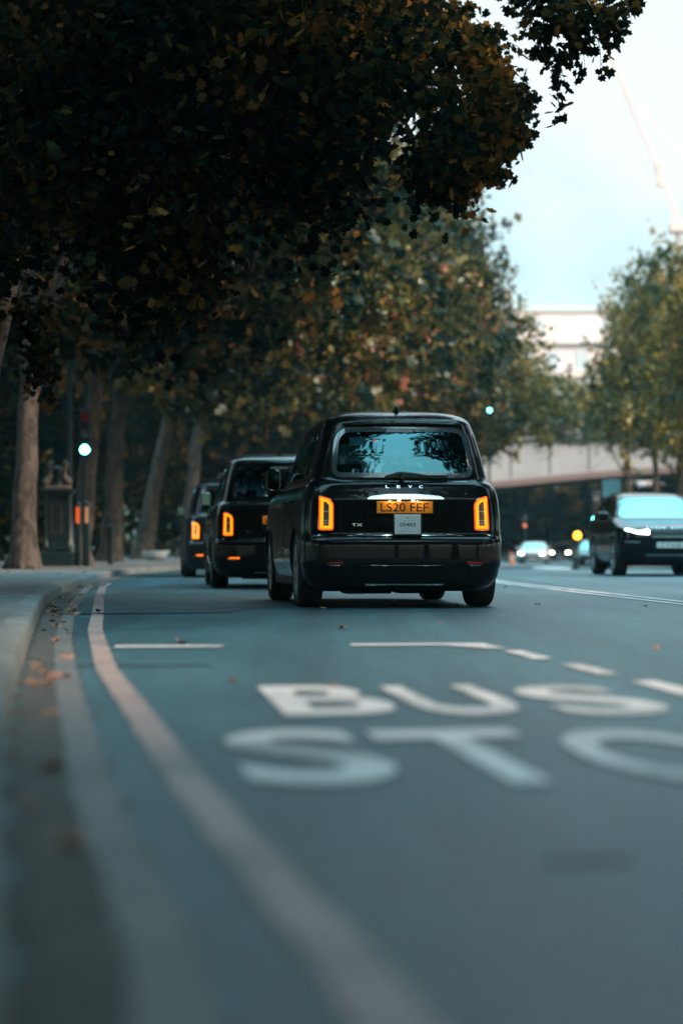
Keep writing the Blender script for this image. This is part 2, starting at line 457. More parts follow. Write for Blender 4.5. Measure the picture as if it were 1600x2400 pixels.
class MB:
    """collects primitive shapes into one mesh"""
    def __init__(s): s.v, s.f = [], []
    def add(s, v, f):
        o = len(s.v)
        s.v += [tuple(x) for x in v]
        s.f += [tuple(i + o for i in q) for q in f]
        return s
    def box(s, c, d, rz=0.0, bev=0.0):
        x, y, z = d[0] / 2, d[1] / 2, d[2] / 2
        if bev <= 0:
            v = [(sx * x, sy * y, sz * z) for sz in (-1, 1) for sx, sy in ((-1, -1), (1, -1), (1, 1), (-1, 1))]
            f = [(3, 2, 1, 0), (4, 5, 6, 7), (0, 1, 5, 4), (1, 2, 6, 5), (2, 3, 7, 6), (3, 0, 4, 7)]
        else:
            b = min(bev, x * .9, y * .9, z * .9)
            def ring(px, py, zz):
                r = []
                for sx, sy in ((1, 1), (-1, 1), (-1, -1), (1, -1)):
                    a0 = {(1, 1): 0, (-1, 1): 90, (-1, -1): 180, (1, -1): 270}[(sx, sy)]
                    for k in range(4):
                        a = R(a0 + 30 * k)
                        r.append((sx * (px - b) + b * math.cos(a) * (px / x if x else 1), sy * (py - b) + b * math.sin(a), zz))
                return r
            v = []
            for zz, sh in ((-z, b * .8), (-z + b * .5, b * .15), (-z + b, 0), (z - b, 0), (z - b * .5, b * .15), (z, b * .8)):
                v += [(p[0] * (1 - sh / x), p[1] * (1 - sh / y), zz) for p in ring(x, y, zz)]
            f = []
            for k in range(5):
                for i in range(16):
                    j = (i + 1) % 16
                    f.append((k * 16 + i, k * 16 + j, k * 16 + 16 + j, k * 16 + 16 + i))
            f.append(tuple(range(15, -1, -1)))
            f.append(tuple(range(80, 96)))
        cs, sn = math.cos(rz), math.sin(rz)
        v = [(c[0] + p[0] * cs - p[1] * sn, c[1] + p[0] * sn + p[1] * cs, c[2] + p[2]) for p in v]
        return s.add(v, f)
    def tube(s, pts, rad, n=10, cap=True):
        pts = [Vector(p) for p in pts]
        if not hasattr(rad, '__len__'): rad = [rad] * len(pts)
        v, f = [], []
        up = Vector((0.13, 0.9, 0.4)).normalized()
        for i, p in enumerate(pts):
            d = (pts[min(i + 1, len(pts) - 1)] - pts[max(i - 1, 0)]).normalized()
            a = d.cross(up)
            if a.length < 1e-3: a = d.cross(Vector((1, 0, 0)))
            a.normalize(); b = d.cross(a)
            for k in range(n):
                t = 2 * math.pi * k / n
                v.append(p + (a * math.cos(t) + b * math.sin(t)) * rad[i])
        for i in range(len(pts) - 1):
            for k in range(n):
                j = (k + 1) % n
                f.append((i * n + k, i * n + j, (i + 1) * n + j, (i + 1) * n + k))
        if cap:
            f.append(tuple(range(n - 1, -1, -1)))
            f.append(tuple((len(pts) - 1) * n + k for k in range(n)))
        return s.add(v, f)
    def lathe(s, prof, c=(0, 0, 0), axis='z', n=24):
        v, f = [], []
        for r, h in prof:
            for k in range(n):
                t = 2 * math.pi * k / n
                if axis == 'z': v.append((c[0] + r * math.cos(t), c[1] + r * math.sin(t), c[2] + h))
                elif axis == 'x': v.append((c[0] + h, c[1] + r * math.cos(t), c[2] + r * math.sin(t)))
                else: v.append((c[0] + r * math.cos(t), c[1] + h, c[2] + r * math.sin(t)))
        for i in range(len(prof) - 1):
            for k in range(n):
                j = (k + 1) % n
                f.append((i * n + k, i * n + j, (i + 1) * n + j, (i + 1) * n + k))
        f.append(tuple(range(n - 1, -1, -1)))
        f.append(tuple((len(prof) - 1) * n + k for k in range(n)))
        return s.add(v, f)
    def build(s, name, m, parent=None, smooth=False, angle=35):
        return mesh_obj(name, s.v, s.f, m, parent, smooth, angle)

def P(px, py, d):
    """world point seen at source pixel (px,py) at depth d"""
    return Vector(((px - HX) * d / F, d, CH + (HY - py) * d / F))
def sm(t):
    t = max(0.0, min(1.0, t))
    return t * t * (3 - 2 * t)
def zg(x, y):
    """ground height: the road dips gently beyond 55 m on the right"""
    return -0.5 * sm((y - 55) / 60) * sm((x + 3.0) / 6)
def interp(pts, y):
    ys = [p[1] for p in pts]; xs = [p[0] for p in pts]
    return float(np.interp(y, ys, xs))
def smooth_line(pts, y, k=2.5):
    return (interp(pts, y - k) + interp(pts, y) * 2 + interp(pts, y + k)) / 4

KL = [(8, -60), (2.2, -18), (.6, -4.5), (0.0, 0), (-.42, 3), (-.93, 6.67), (-1.26, 9.34), (-1.77, 13.7), (-2.50, 20.1), (-2.86, 23.5), (-3.42, 29.7), (-3.92, 37.8), (-4.35, 45.3), (-4.45, 51), (-4.1, 56), (-3.7, 62), (-3.5, 85), (-2, 105), (1, 125), (4.5, 145), (8, 165), (12.5, 190), (18, 220), (30, 270), (45, 330)]
KR = [(16, -60), (11, -18), (9.6, 0), (8.9, 20), (8.9, 45), (10, 70), (11.5, 90), (13.2, 115), (14.8, 140), (17.2, 165), (21.5, 190), (28, 230), (37, 270), (52, 330)]
def kl(y): return smooth_line(KL, y, 0.8 if y < 40 else 2.5)
def kr(y): return smooth_line(KR, y, 3)

# ------------------------------------------------------------------ ground, road, pavements
def strip(name, fa, fb, y0, y1, step, nx, dz, m, parent=None, smooth=True):
    ys = []
    y = y0
    while y < y1:
        ys.append(y); y += step(y) if callable(step) else step
    ys.append(y1)
    v, f = [], []
    for y in ys:
        a, b = fa(y), fb(y)
        for i in range(nx + 1):
            x = a + (b - a) * i / nx
            v.append((x, y, zg(x, y) + dz))
    for j in range(len(ys) - 1):
        for i in range(nx):
            p = j * (nx + 1) + i
            f.append((p, p + 1, p + nx + 2, p + nx + 1))
    return mesh_obj(name, v, f, m, parent, smooth)
gx = [-1500, -700, -300, -120, -60] + list(range(-40, 61, 4)) + [80, 120, 300, 700, 1500]
gy = [-1200, -500, -200, -80] + list(range(-60, 300, 5)) + [340, 400, 600, 1000, 2000, 3000]
v = [(x, y, zg(x, y) - 0.06) for y in gy for x in gx]
nx = len(gx)
f = [(j * nx + i, j * nx + i + 1, (j + 1) * nx + i + 1, (j + 1) * nx + i) for j in range(len(gy) - 1) for i in range(nx - 1)]
tag(mesh_obj('ground', v, f, M['earth'], smooth=True), None, kind='structure')
step = lambda y: 0.5 if -5 < y < 60 else 2.0
road = strip('road', lambda y: kl(y) - 0.02, lambda y: kr(y) + 0.02, -60, 330, step, 8, 0, M['asphalt'])
tag(road, None, kind='structure')
KW = 0.15
def kerb(name, fk, side, y0, y1, parent):
    ys = list(np.arange(y0, 60, 0.5)) + list(np.arange(60, y1, 2.0))
    # profile across the kerb: face, worn rounded arris, top
    prof = [(0.0, -0.05), (0.0, 0.0), (0.006, 0.085), (0.016, 0.110), (0.034, 0.122), (KW, 0.125), (KW, 0.02)]
    v, f = [], []
    for y in ys:
        x0 = fk(y)
        for dx, h in prof:
            x = x0 + side * dx
            v.append((x, y, zg(x0, y) + h + 0.004 * math.sin(y * 2.3) * (dx > 0)))
    n = len(prof)
    for j in range(len(ys) - 1):
        for i in range(n - 1):
            p = j * n + i
            f.append((p, p + 1, p + n + 1, p + n))
    return mesh_obj(name, v, f, M['kerb'], parent, True, 40)
pl = strip('pavement', lambda y: kl(y) - 7.5, lambda y: kl(y) - KW, -60, 330, step, 6, 0.121, M['slab'])
tag(pl, None, kind='structure')
kerb('kerb', kl, -1, -60, 330, pl)
pr = strip('pavement', lambda y: kr(y) + KW, lambda y: kr(y) + 5, -60, 330, step, 4, 0.121, M['slab'])
tag(pr, None, kind='structure')
kerb('kerb', kr, 1, -60, 330, pr)

# painted markings (parts of the road)
def ribbon(name, pts, width, m, dz=0.006, step=0.25, parent=road, wob=0.004):
    ys = list(np.arange(pts[0][1], pts[-1][1], step)) + [pts[-1][1]]
    v, f = [], []
    for y in ys:
        x = smooth_line(pts, y, 0.5)
        for s_ in (-.5, .5):
            xx = x + s_ * width + wob * math.sin(y * 7 + s_ * 5)
            v.append((xx, y, zg(xx, y) + dz))
    for j in range(len(ys) - 1):
        f.append((2 * j, 2 * j + 1, 2 * j + 3, 2 * j + 2))
    return mesh_obj(name, v, f, m, parent)
RL = [(.35, 0.2), (.045, 3.0), (-.14, 4.19), (-.365, 5.73), (-.73, 8.5), (-1.08, 11.1), (-1.66, 16.3), (-2.11, 21), (-2.75, 27.5), (-3.36, 34.1), (-3.6, 37.5)]
LL = [(x - .20 - .012 * max(0, 8 - y) * 0.5, y) for x, y in RL]
LL = [(-.02, 0.2), (-.20, 3.0), (-.33, 3.92), (-.53, 5.24), (-.87, 7.9), (-1.17, 10.3), (-1.68, 14.6), (-2.36, 21), (-2.97, 27.5), (-3.56, 34.1), (-3.82, 37.5)]
ribbon('red_line', RL, 0.10, M['red_paint'])
ribbon('red_line', LL, 0.10, M['red_paint_worn'])
WL = [(5.2, -6), (4.3, 10), (3.39, 24), (2.48, 39), (2.15, 50), (2.2, 70), (3.6, 95), (6.2, 120), (9.0, 145), (12.3, 168), (17, 195)]
ribbon('white_line', [(x - .10, y) for x, y in WL], 0.11, M['white_paint'], step=1)
ribbon('white_line', [(x + .14, y) for x, y in WL], 0.11, M['white_paint'], step=1)
def quad(name, pts, m, dz=0.006):
    return mesh_obj(name, [(x, y, dz) for x, y in pts], [tuple(range(len(pts)))], m, road)
quad('white_line', [(-1.26, 13.42), (-.655, 13.47), (-.665, 13.75), (-1.28, 13.70)], M['white_paint'])
quad('white_line', [(.06, 13.68), (.60, 13.78), (.60, 13.98), (.045, 13.92)], M['white_paint'])
quad('white_line', [(.60, 13.70), (.80, 13.25), (.905, 13.30), (.82, 13.98), (.60, 13.98)], M['white_paint'], 0.0065)
for k in range(7):
    y0 = 12.98 - k * 1.48
    x0 = .87 + k * .165
    quad('dashed_line', [(x0, y0), (x0 + .10, y0 + .04), (x0 + .185, y0 - .88), (x0 + .085, y0 - .93)], M['white_paint'])
M['grime'] = mat('gutter_grime', (0.055, 0.047, 0.040), 0.85, var=0.6, vscale=7)
ribbon('gutter_grime', [(x + .13, y) for x, y in KL if .0 <= y < 56], .25, M['grime'], dz=.003, wob=.03)
quad('tar_seam', [(-1.45, 11.30), (-.62, 11.38), (-.62, 11.52), (-1.45, 11.42)], M['seam'], 0.004)
M['asphalt_patch'] = mat('repair_asphalt', (0.020, 0.042, 0.050), 0.6, var=0.3, vscale=30, bump=0.3, bscale=120)
quad('repair_patch', [(-2.30, 20.4), (-1.0, 20.9), (-.7, 22.4), (-2.3, 22.1)], M['asphalt_patch'], 0.003)
quad('patch_edge', [(-2.35, 20.0), (-.9, 20.6), (-.95, 20.75), (-2.38, 20.35)], M['seam'], 0.010)

def text_mesh(body, size=1.0, offset=0.0, extrude=0.0, space=1.0):
    cu = bpy.data.curves.new('t', 'FONT')
    cu.body = body
    cu.size = size
    cu.offset = offset
    cu.extrude = extrude
    cu.space_character = space
    cu.resolution_u = 5
    o = bpy.data.objects.new('t', cu)
    C.objects.link(o)
    dg = bpy.context.evaluated_depsgraph_get()
    me = bpy.data.meshes.new_from_object(o.evaluated_get(dg))
    C.objects.unlink(o)
    bpy.data.objects.remove(o)
    v = np.array([x.co[:] for x in me.vertices])
    f = [tuple(p.vertices) for p in me.polygons]
    bpy.data.meshes.remove(me)
    return v, f
def road_letter(ch, tl, tr, bl):
    """letter drawn on the road: top-left, top-right and bottom-left corners in plan"""
    v, f = text_mesh(ch, 1, offset=0.022)
    mn, mx_ = v.min(0), v.max(0)
    u = (v[:, 0] - mn[0]) / (mx_[0] - mn[0]); t = (v[:, 1] - mn[1]) / (mx_[1] - mn[1])
    tl, tr, bl = map(np.array, (tl, tr, bl))
    p = bl + np.outer(u, tr - tl) + np.outer(t, tl - bl)
    return mesh_obj('road_letter', [(a, b, 0.007) for a, b in p], f, M['white_paint'], road)
for ch, x0, x1 in (('B', -.335, .075), ('U', .15, .515), ('S', .625, 1.02)):
    road_letter(ch, (x0, 9.62), (x1, 9.72), (x0 + .15, 7.98))
for ch, x0, x1 in (('S', -.375, .015), ('T', .07, .505), ('O', .555, 1.0), ('P', 1.13, 1.5)):
    road_letter(ch, (x0, 7.28), (x1, 7.38), (x0 + .165, 5.62))
quad('white_line', [(.36, 4.28), (.52, 4.31), (.52, 4.37), (.36, 4.34)], M['red_paint_worn'])

# ------------------------------------------------------------------ leaves and trees
LEAF = []
for a, r in ((-90, .16), (-62, .36), (-38, .33), (-8, .48), (15, .36), (40, .52), (66, .37), (90, .60), (114, .37), (140, .52), (165, .36), (188, .48), (218, .33), (242, .36)):
    LEAF.append((r * math.cos(R(a)), r * math.sin(R(a)), 0.10 * abs(math.cos(R(a))) * r))
LEAF = np.array([(0, 0, 0)] + LEAF)
NL = len(LEAF)
LEAF_T = np.array([(0, i, i + 1 if i + 1 < NL else 1) for i in range(1, NL)])
# simpler leaf for distant crowns
L6 = np.array([(0, -.35, 0), (.42, -.12, .06), (.18, .08, .02), (.3, .42, .05), (0, .6, 0), (-.3, .42, .05), (-.18, .08, .02), (-.42, -.12, .06)])
L6_T = np.array([(0, 1, 2), (2, 3, 4), (4, 5, 6), (6, 7, 0), (0, 2, 6), (2, 4, 6)])

def leaf_arrays(cent, size, tmpl, tris, droop=0.6):
    n = len(cent)
    # random orientation, normals mostly sideways/up so the blades hang
    nrm = rng.normal(size=(n, 3)); nrm[:, 2] += droop
    nrm /= np.linalg.norm(nrm, axis=1)[:, None]
    a = rng.normal(size=(n, 3)); a[:, 2] -= 0.8
    a -= nrm * (a * nrm).sum(1)[:, None]
    a /= np.linalg.norm(a, axis=1)[:, None]
    b = np.cross(nrm, a)
    s = size * rng.uniform(.65, 1.25, n)
    V = cent[:, None, :] + s[:, None, None] * (tmpl[None, :, 0, None] * b[:, None, :] + tmpl[None, :, 1, None] * a[:, None, :] + tmpl[None, :, 2, None] * nrm[:, None, :])
    T = tris[None, :, :] + (np.arange(n) * len(tmpl))[:, None, None]
    return V.reshape(-1, 3), T.reshape(-1, 3)
def tri_mesh(name, V, T):
    me = bpy.data.meshes.new(name)
    me.vertices.add(len(V)); me.vertices.foreach_set('co', V.astype(np.float32).ravel())
    me.loops.add(len(T) * 3); me.loops.foreach_set('vertex_index', T.astype(np.int32).ravel())
    me.polygons.add(len(T)); me.polygons.foreach_set('loop_start', np.arange(0, len(T) * 3, 3, dtype=np.int32))
    me.update(calc_edges=True)
    return me
def clump_leaves(clumps, per, elong=1.35):
    out = []
    for (c, r) in clumps:
        n = max(8, int(per * r * r * rng.uniform(.7, 1.3)))
        g = rng.normal(size=(n, 3)) * 0.5
        # twigs: leaves gather along a few short hanging sprays
        k = max(2, int(n / 14))
        tips = rng.normal(size=(k, 3)) * 0.55; tips[:, 2] -= .15
        w_ = rng.integers(0, k, n)
        q = rng.uniform(.3, 1.1, n)[:, None]
        pts = tips[w_] * q + g * .30
        pts *= r * np.array([1, 1, elong]) * 0.85
        out.append(pts + np.array(c))
    return np.concatenate(out)
def crown_clumps(n, rad, seed, hang=0.25, shell=0.5):
    """a crown is a heap of drooping boughs, each a cascade of clumps, with gaps between"""
    g = np.random.default_rng(seed)
    out = []
    nb = 30
    rad = np.array(rad)
    for b_ in range(nb):
        d = g.normal(size=3); d /= np.linalg.norm(d)
        if d[2] < -.55: d[2] *= -.3
        q = g.uniform(.55, .88)
        c = d * q * rad
        br = g.uniform(1.1, 1.9)
        for k in range(int(n / nb)):
            e = g.normal(size=3) * .5
            p = c + e * br * np.array([1, 1, .8])
            # the bough droops outwards
            p[2] -= hang * max(0, np.linalg.norm(p[:2]) / rad[0] - .4) * g.uniform(.5, 3.2)
            out.append((p, g.uniform(.5, 1.0)))
    return out
def make_crown(name, seed, rad, n_clump, per, leaf, tmpl='full', core=1500, hang=.25):
    cl_ = crown_clumps(n_clump, rad, seed, hang)
    pts = clump_leaves(cl_, per)
    V, T = leaf_arrays(pts, leaf, *((LEAF, LEAF_T) if tmpl == 'full' else (L6, L6_T)))
    # big inner leaves block the light through the middle of the crown
    g = np.random.default_rng(seed + 1)
    d = g.normal(size=(core, 3)); d /= np.linalg.norm(d, axis=1)[:, None]
    cp = d * (g.uniform(0, 1, core) ** (1 / 3))[:, None] * np.array(rad) * 0.72
    V2, T2 = leaf_arrays(cp, 0.34, L6, L6_T)
    return tri_mesh(name, np.concatenate([V, V2]), np.concatenate([T, T2 + len(V)]))

def shade_crown():
    # dense sky-blocking crown for the unseen trees around the camera
    rad = (6.4, 6.4, 5.6)
    pts = clump_leaves(crown_clumps(200, rad, 91, .4), 50)
    V, T = leaf_arrays(pts, 0.26, L6, L6_T)
    g = np.random.default_rng(92)
    n = 11000
    d = g.normal(size=(n, 3)); d /= np.linalg.norm(d, axis=1)[:, None]
    lump = 1 + .16 * np.sin(d[:, 0] * 5 + 1) * np.sin(d[:, 1] * 6) + .12 * np.sin(d[:, 2] * 7)
    cp = d * (g.uniform(0, 1, n) ** (1 / 3) * lump)[:, None] * np.array(rad) * .9
    V2, T2 = leaf_arrays(cp, 0.42, L6, L6_T)
    return tri_mesh('crown_shade', np.concatenate([V, V2]), np.concatenate([T, T2 + len(V)]))

def trunk_mesh(pts, r0, r1, limbs, seed, flare=1.5):
    g = np.random.default_rng(seed)
    mb = MB()
    pts = [Vector(p) for p in pts]
    N = 14
    path, rads = [], []
    for i in range(N + 1):
        t = i / N * (len(pts) - 1)
        k = min(int(t), len(pts) - 2)
        path.append(pts[k].lerp(pts[k + 1], t - k) + Vector((g.normal() * .02, g.normal() * .02, 0)))
        q = i / N
        rads.append((r0 * (1 - q) + r1 * q) * (1 + (flare - 1) * math.exp(-q * 22)) * (1 + g.normal() * .03))
    mb.tube(path, rads, 16)
    # root flare
    for k in range(5):
        a = g.uniform(0, 6.28)
        d = Vector((math.cos(a), math.sin(a), 0))
        mb.tube([pts[0] + d * r0 * .5 + Vector((0, 0, r0 * 1.5)), pts[0] + d * r0 * 1.1 + Vector((0, 0, r0 * .5)), pts[0] + d * r0 * 1.7 + Vector((0, 0, -.02))], [r0 * .4, r0 * .35, r0 * .15], 8)
    for (q, tip) in limbs:
        t = q * (len(pts) - 1)
        k = min(int(t), len(pts) - 2)
        s_ = pts[k].lerp(pts[k + 1], t - k)
        tip = Vector(tip)
        mid = s_.lerp(tip, .5) + Vector((g.normal() * .3, g.normal() * .3, (tip - s_).length * .12))
        rr = (r0 * (1 - q) + r1 * q) * .55
        mb.tube([s_, s_.lerp(mid, .5) + Vector((0, 0, .1)), mid, mid.lerp(tip, .5), tip], [rr, rr * .85, rr * .65, rr * .4, rr * .15], 8)
        for j in range(3):
            e = mid.lerp(tip, g.uniform(0, .8))
            mb.tube([e, e + Vector((g.normal() * .8, g.normal() * .8, g.normal() * .6)), e + Vector((g.normal() * 1.6, g.normal() * 1.6, g.normal() * 1.0))], [rr * .35, rr * .22, rr * .06], 5)
    return mb

TREE_MESH = {
    'big': make_crown('crown_big', 21, (6.8, 6.8, 6.0), 420, 125, 0.17, core=5000),
    'wide': make_crown('crown_wide', 34, (7.4, 6.6, 5.4), 420, 125, 0.17, core=5000, hang=.6),
    'far': make_crown('crown_far', 55, (6.0, 6.0, 5.4), 360, 120, 0.21, 'l6', core=4000),
    'shade': shade_crown(),
    'tall': make_crown('crown_tall', 77, (5.2, 5.2, 7.0), 360, 115, 0.21, 'l6', core=4000),
}
# share mesh data per (kind, material)
_cache = {}
_orig = dict(TREE_MESH)
def shared(kind, m):
    k = (kind, m.name)
    if k not in _cache:
        me = _orig[kind].copy()
        me.materials.clear(); me.materials.append(m)
        _cache[k] = me
    return _cache[k]
def tree(loc, cz, kind, scale, rot, label, m, group, lean=(0, 0), r0=.30, zb=None, nl=6, name='plane_tree', cdx=(0, 0)):
    x, y = loc
    z = zg(x, y) + (0.10 if zb is None else zb)
    root = empty(name, (x, y, z))
    tag(root, label, 'tree', group)
    g = np.random.default_rng(int(abs(x * 31 + y * 17)) + 3)
    h = cz - z
    sc_ = scale if hasattr(scale, '__len__') else (scale,) * 3
    top = Vector((lean[0], lean[1], h))
    pts = [(0, 0, -.05), (lean[0] * .25, lean[1] * .2, h * .3), (lean[0] * .6, lean[1] * .5, h * .6), top]
    limbs = []
    for k in range(nl):
        a = 6.28 * k / nl + g.uniform(-.4, .4)
        rr = g.uniform(2.2, 4.4) * sc_[0]
        limbs.append((g.uniform(.6, .98), top + Vector((math.cos(a) * rr + cdx[0] * .6, math.sin(a) * rr, g.uniform(-.8, 3)))))
    trunk_mesh(pts, r0, r0 * .45, limbs, int(g.integers(1e6))).build('trunk', M['bark'], root, True, 60)
    c = link(bpy.data.objects.new('crown', shared(kind, m)), root)
    c.location = (lean[0] + cdx[0], lean[1] + cdx[1], h)
    c.rotation_euler = (0, 0, rot)
    c.scale = sc_
    return root

GL = 'plane trees along the left pavement'
GB = 'trees in the park behind the left pavement'
GRT = 'trees on the right side of the road'
# left row, near to far
tree((-5.42, 34.5), 9.6, 'wide', (.85, .9, .9), 0.4, 'plane tree whose bare trunk leans in at the extreme left edge', M['leaf_dark'], GL, lean=(1.6, 0), r0=.17, cdx=(-1.2, 0))
tree((-6.45, 49), 8.4, 'big', (1.12, 1, 1.0), 1.3, 'plane tree with a forked root base left of the ornate cabinet', M['leaf_dark'], GL, lean=(.35, 0), r0=.27, cdx=(2.0, 3))
tree((-6.6, 61), 8.4, 'wide', (1.15, 1, 1.1), 2.2, 'plane tree standing just behind the green signal post', M['leaf'], GL, lean=(.8, 0), r0=.27, cdx=(2.1, 0))
tree((-7.15, 75), 9.0, 'big', (1.35, 1.05, 1.22), 3.6, 'plane tree with pale straight trunk behind the green bollard', M['leaf'], GL, lean=(.5, 0), r0=.33, cdx=(4.2, 0))
tree((-7.3, 89), 10.0, 'wide', (1.38, 1.05, 1.4), 4.4, 'plane tree leaning right above the low white planter', M['leaf'], GL, lean=(1.9, 0), r0=.33, cdx=(3.8, 0))
tree((-6.6, 103), 12.0, 'far', (1.15, 1.1, 1.25), 3.9, 'plane tree leaning right just left of the rearmost taxi', M['leaf'], GL, lean=(1.2, 0), r0=.33, cdx=(6.8, 0))
tree((-0.6, 118), 9.2, 'far', (1.3, 1.2, 1.15), 2.0, 'autumn tinted tree rising behind the middle taxi', M['leaf'], GL, r0=.33, cdx=(3.4, 0))
tree((2.6, 131), 8.8, 'tall', (1.3, 1.2, .95), 3.0, 'olive and brown tree directly behind the front taxi roof', M['leaf_olive'], GL, r0=.33, cdx=(2.6, 0))
tree((5.2, 147), 9.4, 'far', (1.2, 1.0, 1.0), 5.0, 'last tree of the left row, ending beside the pale building', M['leaf_olive'], GL, r0=.3, cdx=(2.0, 0))
# behind the row: park trees
park = [(-15, 46, 'big'), (-17, 60, 'far'), (-15, 74, 'tall'), (-19, 88, 'far'), (-15, 102, 'far'), (-13, 118, 'tall'), (-22, 112, 'far'), (-8, 134, 'far'), (-17, 140, 'far'), (-4, 152, 'tall'), (-12, 160, 'far'), (-26, 75, 'far'), (-27, 95, 'far')]
pl_lab = ['dark park tree nearest the camera, far left behind the leaning trunk', 'dark park tree left of the ornate cabinet', 'dark park tree behind the ornate cabinet', 'deep shaded park tree behind the signal post', 'dark park tree behind the green bollard', 'dark park tree behind the leaning trunk and planter', 'dark park tree behind the planter, farther back', 'shaded park tree behind the rearmost taxi', 'far dark park tree left of the rearmost taxi', 'dark park tree behind the middle taxi roof', 'farthest dark park tree behind the middle taxi', 'dark park tree deep in shade at the left edge', 'dark park tree deep in shade behind the lamp pole']
for i, (x, y, k) in enumerate(park):
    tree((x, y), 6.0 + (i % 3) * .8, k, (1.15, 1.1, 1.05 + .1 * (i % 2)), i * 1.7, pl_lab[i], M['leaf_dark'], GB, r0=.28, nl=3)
# unseen trees added over, beside and behind the camera for shade and reflections
NG = 'trees near and behind the camera'
def near(x, y, cz, sc_, rot, label, cdx=(0, 0), r0=.28, kind='shade'):
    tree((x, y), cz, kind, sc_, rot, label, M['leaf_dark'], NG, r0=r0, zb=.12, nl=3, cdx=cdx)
near(-3.4, -1.5, 7.6, (1.15, 1.0, .62), .9, 'broad plane tree arching right over the camera', (3.0, 0))
near(-4.6, 9.8, 9.6, (.90, .85, .62), .4, 'plane tree on the left pavement beside the bus stop, out of frame', (1.6, 0))
near(-5.4, 16.5, 11.4, (1.0, .55, .26), 1.0, 'high spreading bough tree over the road before the front taxi, above the frame', (7.6, -1.5))
near(12.6, 12, 11.8, (1.1, .8, .32), 1.6, 'high flat crowned tree across the road level with the lettering', (-2.6, 0))
near(14.2, -5.5, 10.2, (1.0, .9, 1.05), 2.6, 'tall tree across the road just ahead of the camera')
near(-9.2, 9.5, 8.4, (.8, .8, 1.0), .6, 'park tree at the edge of the left pavement beside the camera')
near(12.4, 19.5, 8.2, (.80, .70, .60), 1.0, 'round tree across the road level with the lettering', (-2.6, 0))
near(12.6, 29.5, 9.8, (.82, .85, .55), 2.0, 'round tree across the road level with the front taxi', (-2.8, 0))
near(-2.0, -13, 8.2, (1.05, 1.0, .9), 2.4, 'plane tree behind the camera on the left pavement', (1.5, 0))
near(11.8, -6, 8.0, (1.05, 1.1, .8), 1.4, 'broad tree across the road, level with the camera', (-2.5, 0))
near(13.4, -19, 8.6, (1.0, 1.1, .9), 3.4, 'tree across the road behind the camera', (-2.5, 0))
near(4.5, -44, 8.0, (1.2, 1.1, .9), 5.4, 'tree closing the road end far behind the camera')
near(15, -40, 8.4, (1.2, 1.1, 1.0), .4, 'tree behind the camera beyond the right pavement')
near(-7, -34, 8.0, (1.2, 1.1, .9), 4.4, 'round tree behind the camera in the park')
near(24, -28, 8.0, (1.2, 1.1, 1.0), 2.2, 'far tree behind the camera on the right')
for i, y in enumerate((-22, -9, 4, 16, 28)):
    near(-12.5 - (i % 2), y, 6.6, (1.1, 1.05, 1.05), i * 1.3, ['park tree left of the road, well behind the camera', 'park tree to the left, just behind the camera', 'park tree directly left of the camera', 'park tree left of the bus stop lettering', 'park tree left of the front taxi, out of frame'][i])
for i, (x, y) in enumerate(((20.5, 5), (21, 17), (20.5, 30), (20, 43))):
    near(x, y, 6.4, (1.0, 1.05, .95), i * 1.7, ['tree set back on the far right, level with the lettering', 'tree set back on the far right before the front taxi', 'tree set back on the far right level with the middle taxi', 'tree set back on the far right beside the utility car'][i])
# right side
tree((18.6, 106), 8.6, 'big', (1.15, 1.0, 1.38), 0.3, 'large olive tree at the right edge, tallest on that side', M['leaf_olive'], GRT, r0=.33)
tree((17.0, 80), 5.6, 'wide', (.72, .7, .72), 2.2, 'small bushy tree at the right edge above the dark car roof', M['leaf_olive'], GRT, r0=.2, name='small_tree')
tree((21.5, 92), 9.8, 'far', (.9, .9, 1.2), 3.1, 'tall olive tree cut by the right edge of the frame', M['leaf_olive'], GRT, r0=.3)
tree((17.6, 126), 9.8, 'far', (1.05, .9, 1.15), 4.0, 'olive tree left of the large one, its branches hanging before the bridge', M['leaf_olive'], GRT, r0=.28)
tree((19.2, 148), 9.2, 'far', (1.0, .8, .85), 5.1, 'pale yellowish tree in front of the bridge', M['leaf_pale'], GRT, r0=.25)
tree((25.5, 160), 12.2, 'far', (.9, .8, .9), 1.1, 'pale tree behind, between the bridge and the pink building', M['leaf_pale'], GRT, r0=.25)
tree((18.6, 157), 9.2, 'far', (.8, .6, .55), 2.1, 'small pale tree above the bridge parapet beside the gap', M['leaf_pale'], GRT, r0=.2, cdx=(-3.4, 0))
tree((21.0, 118), 9.0, 'far', (1.2, 1.0, 1.3), 2.7, 'dense olive tree behind the large right hand tree', M['leaf_olive'], GRT, r0=.3)
# beyond the bridge
for i, (x, y) in enumerate([(8, 215), (15, 224), (24, 222), (31, 212), (38, 226), (2, 226)]):
    tree((x, y), 4.6 + (i % 2), 'far', (.85, .85, .7), i * 1.3, ['dark tree under the bridge behind the taxi flank', 'dark tree under the bridge left of the silver car', 'dark tree under the bridge behind the headlights', 'dark tree under the bridge right of the beacon', 'dark tree under the bridge behind the dark car', 'dark tree beyond the bridge hidden by the front taxi'][i], M['leaf_dark'], 'trees beyond the bridge', r0=.3, nl=3)

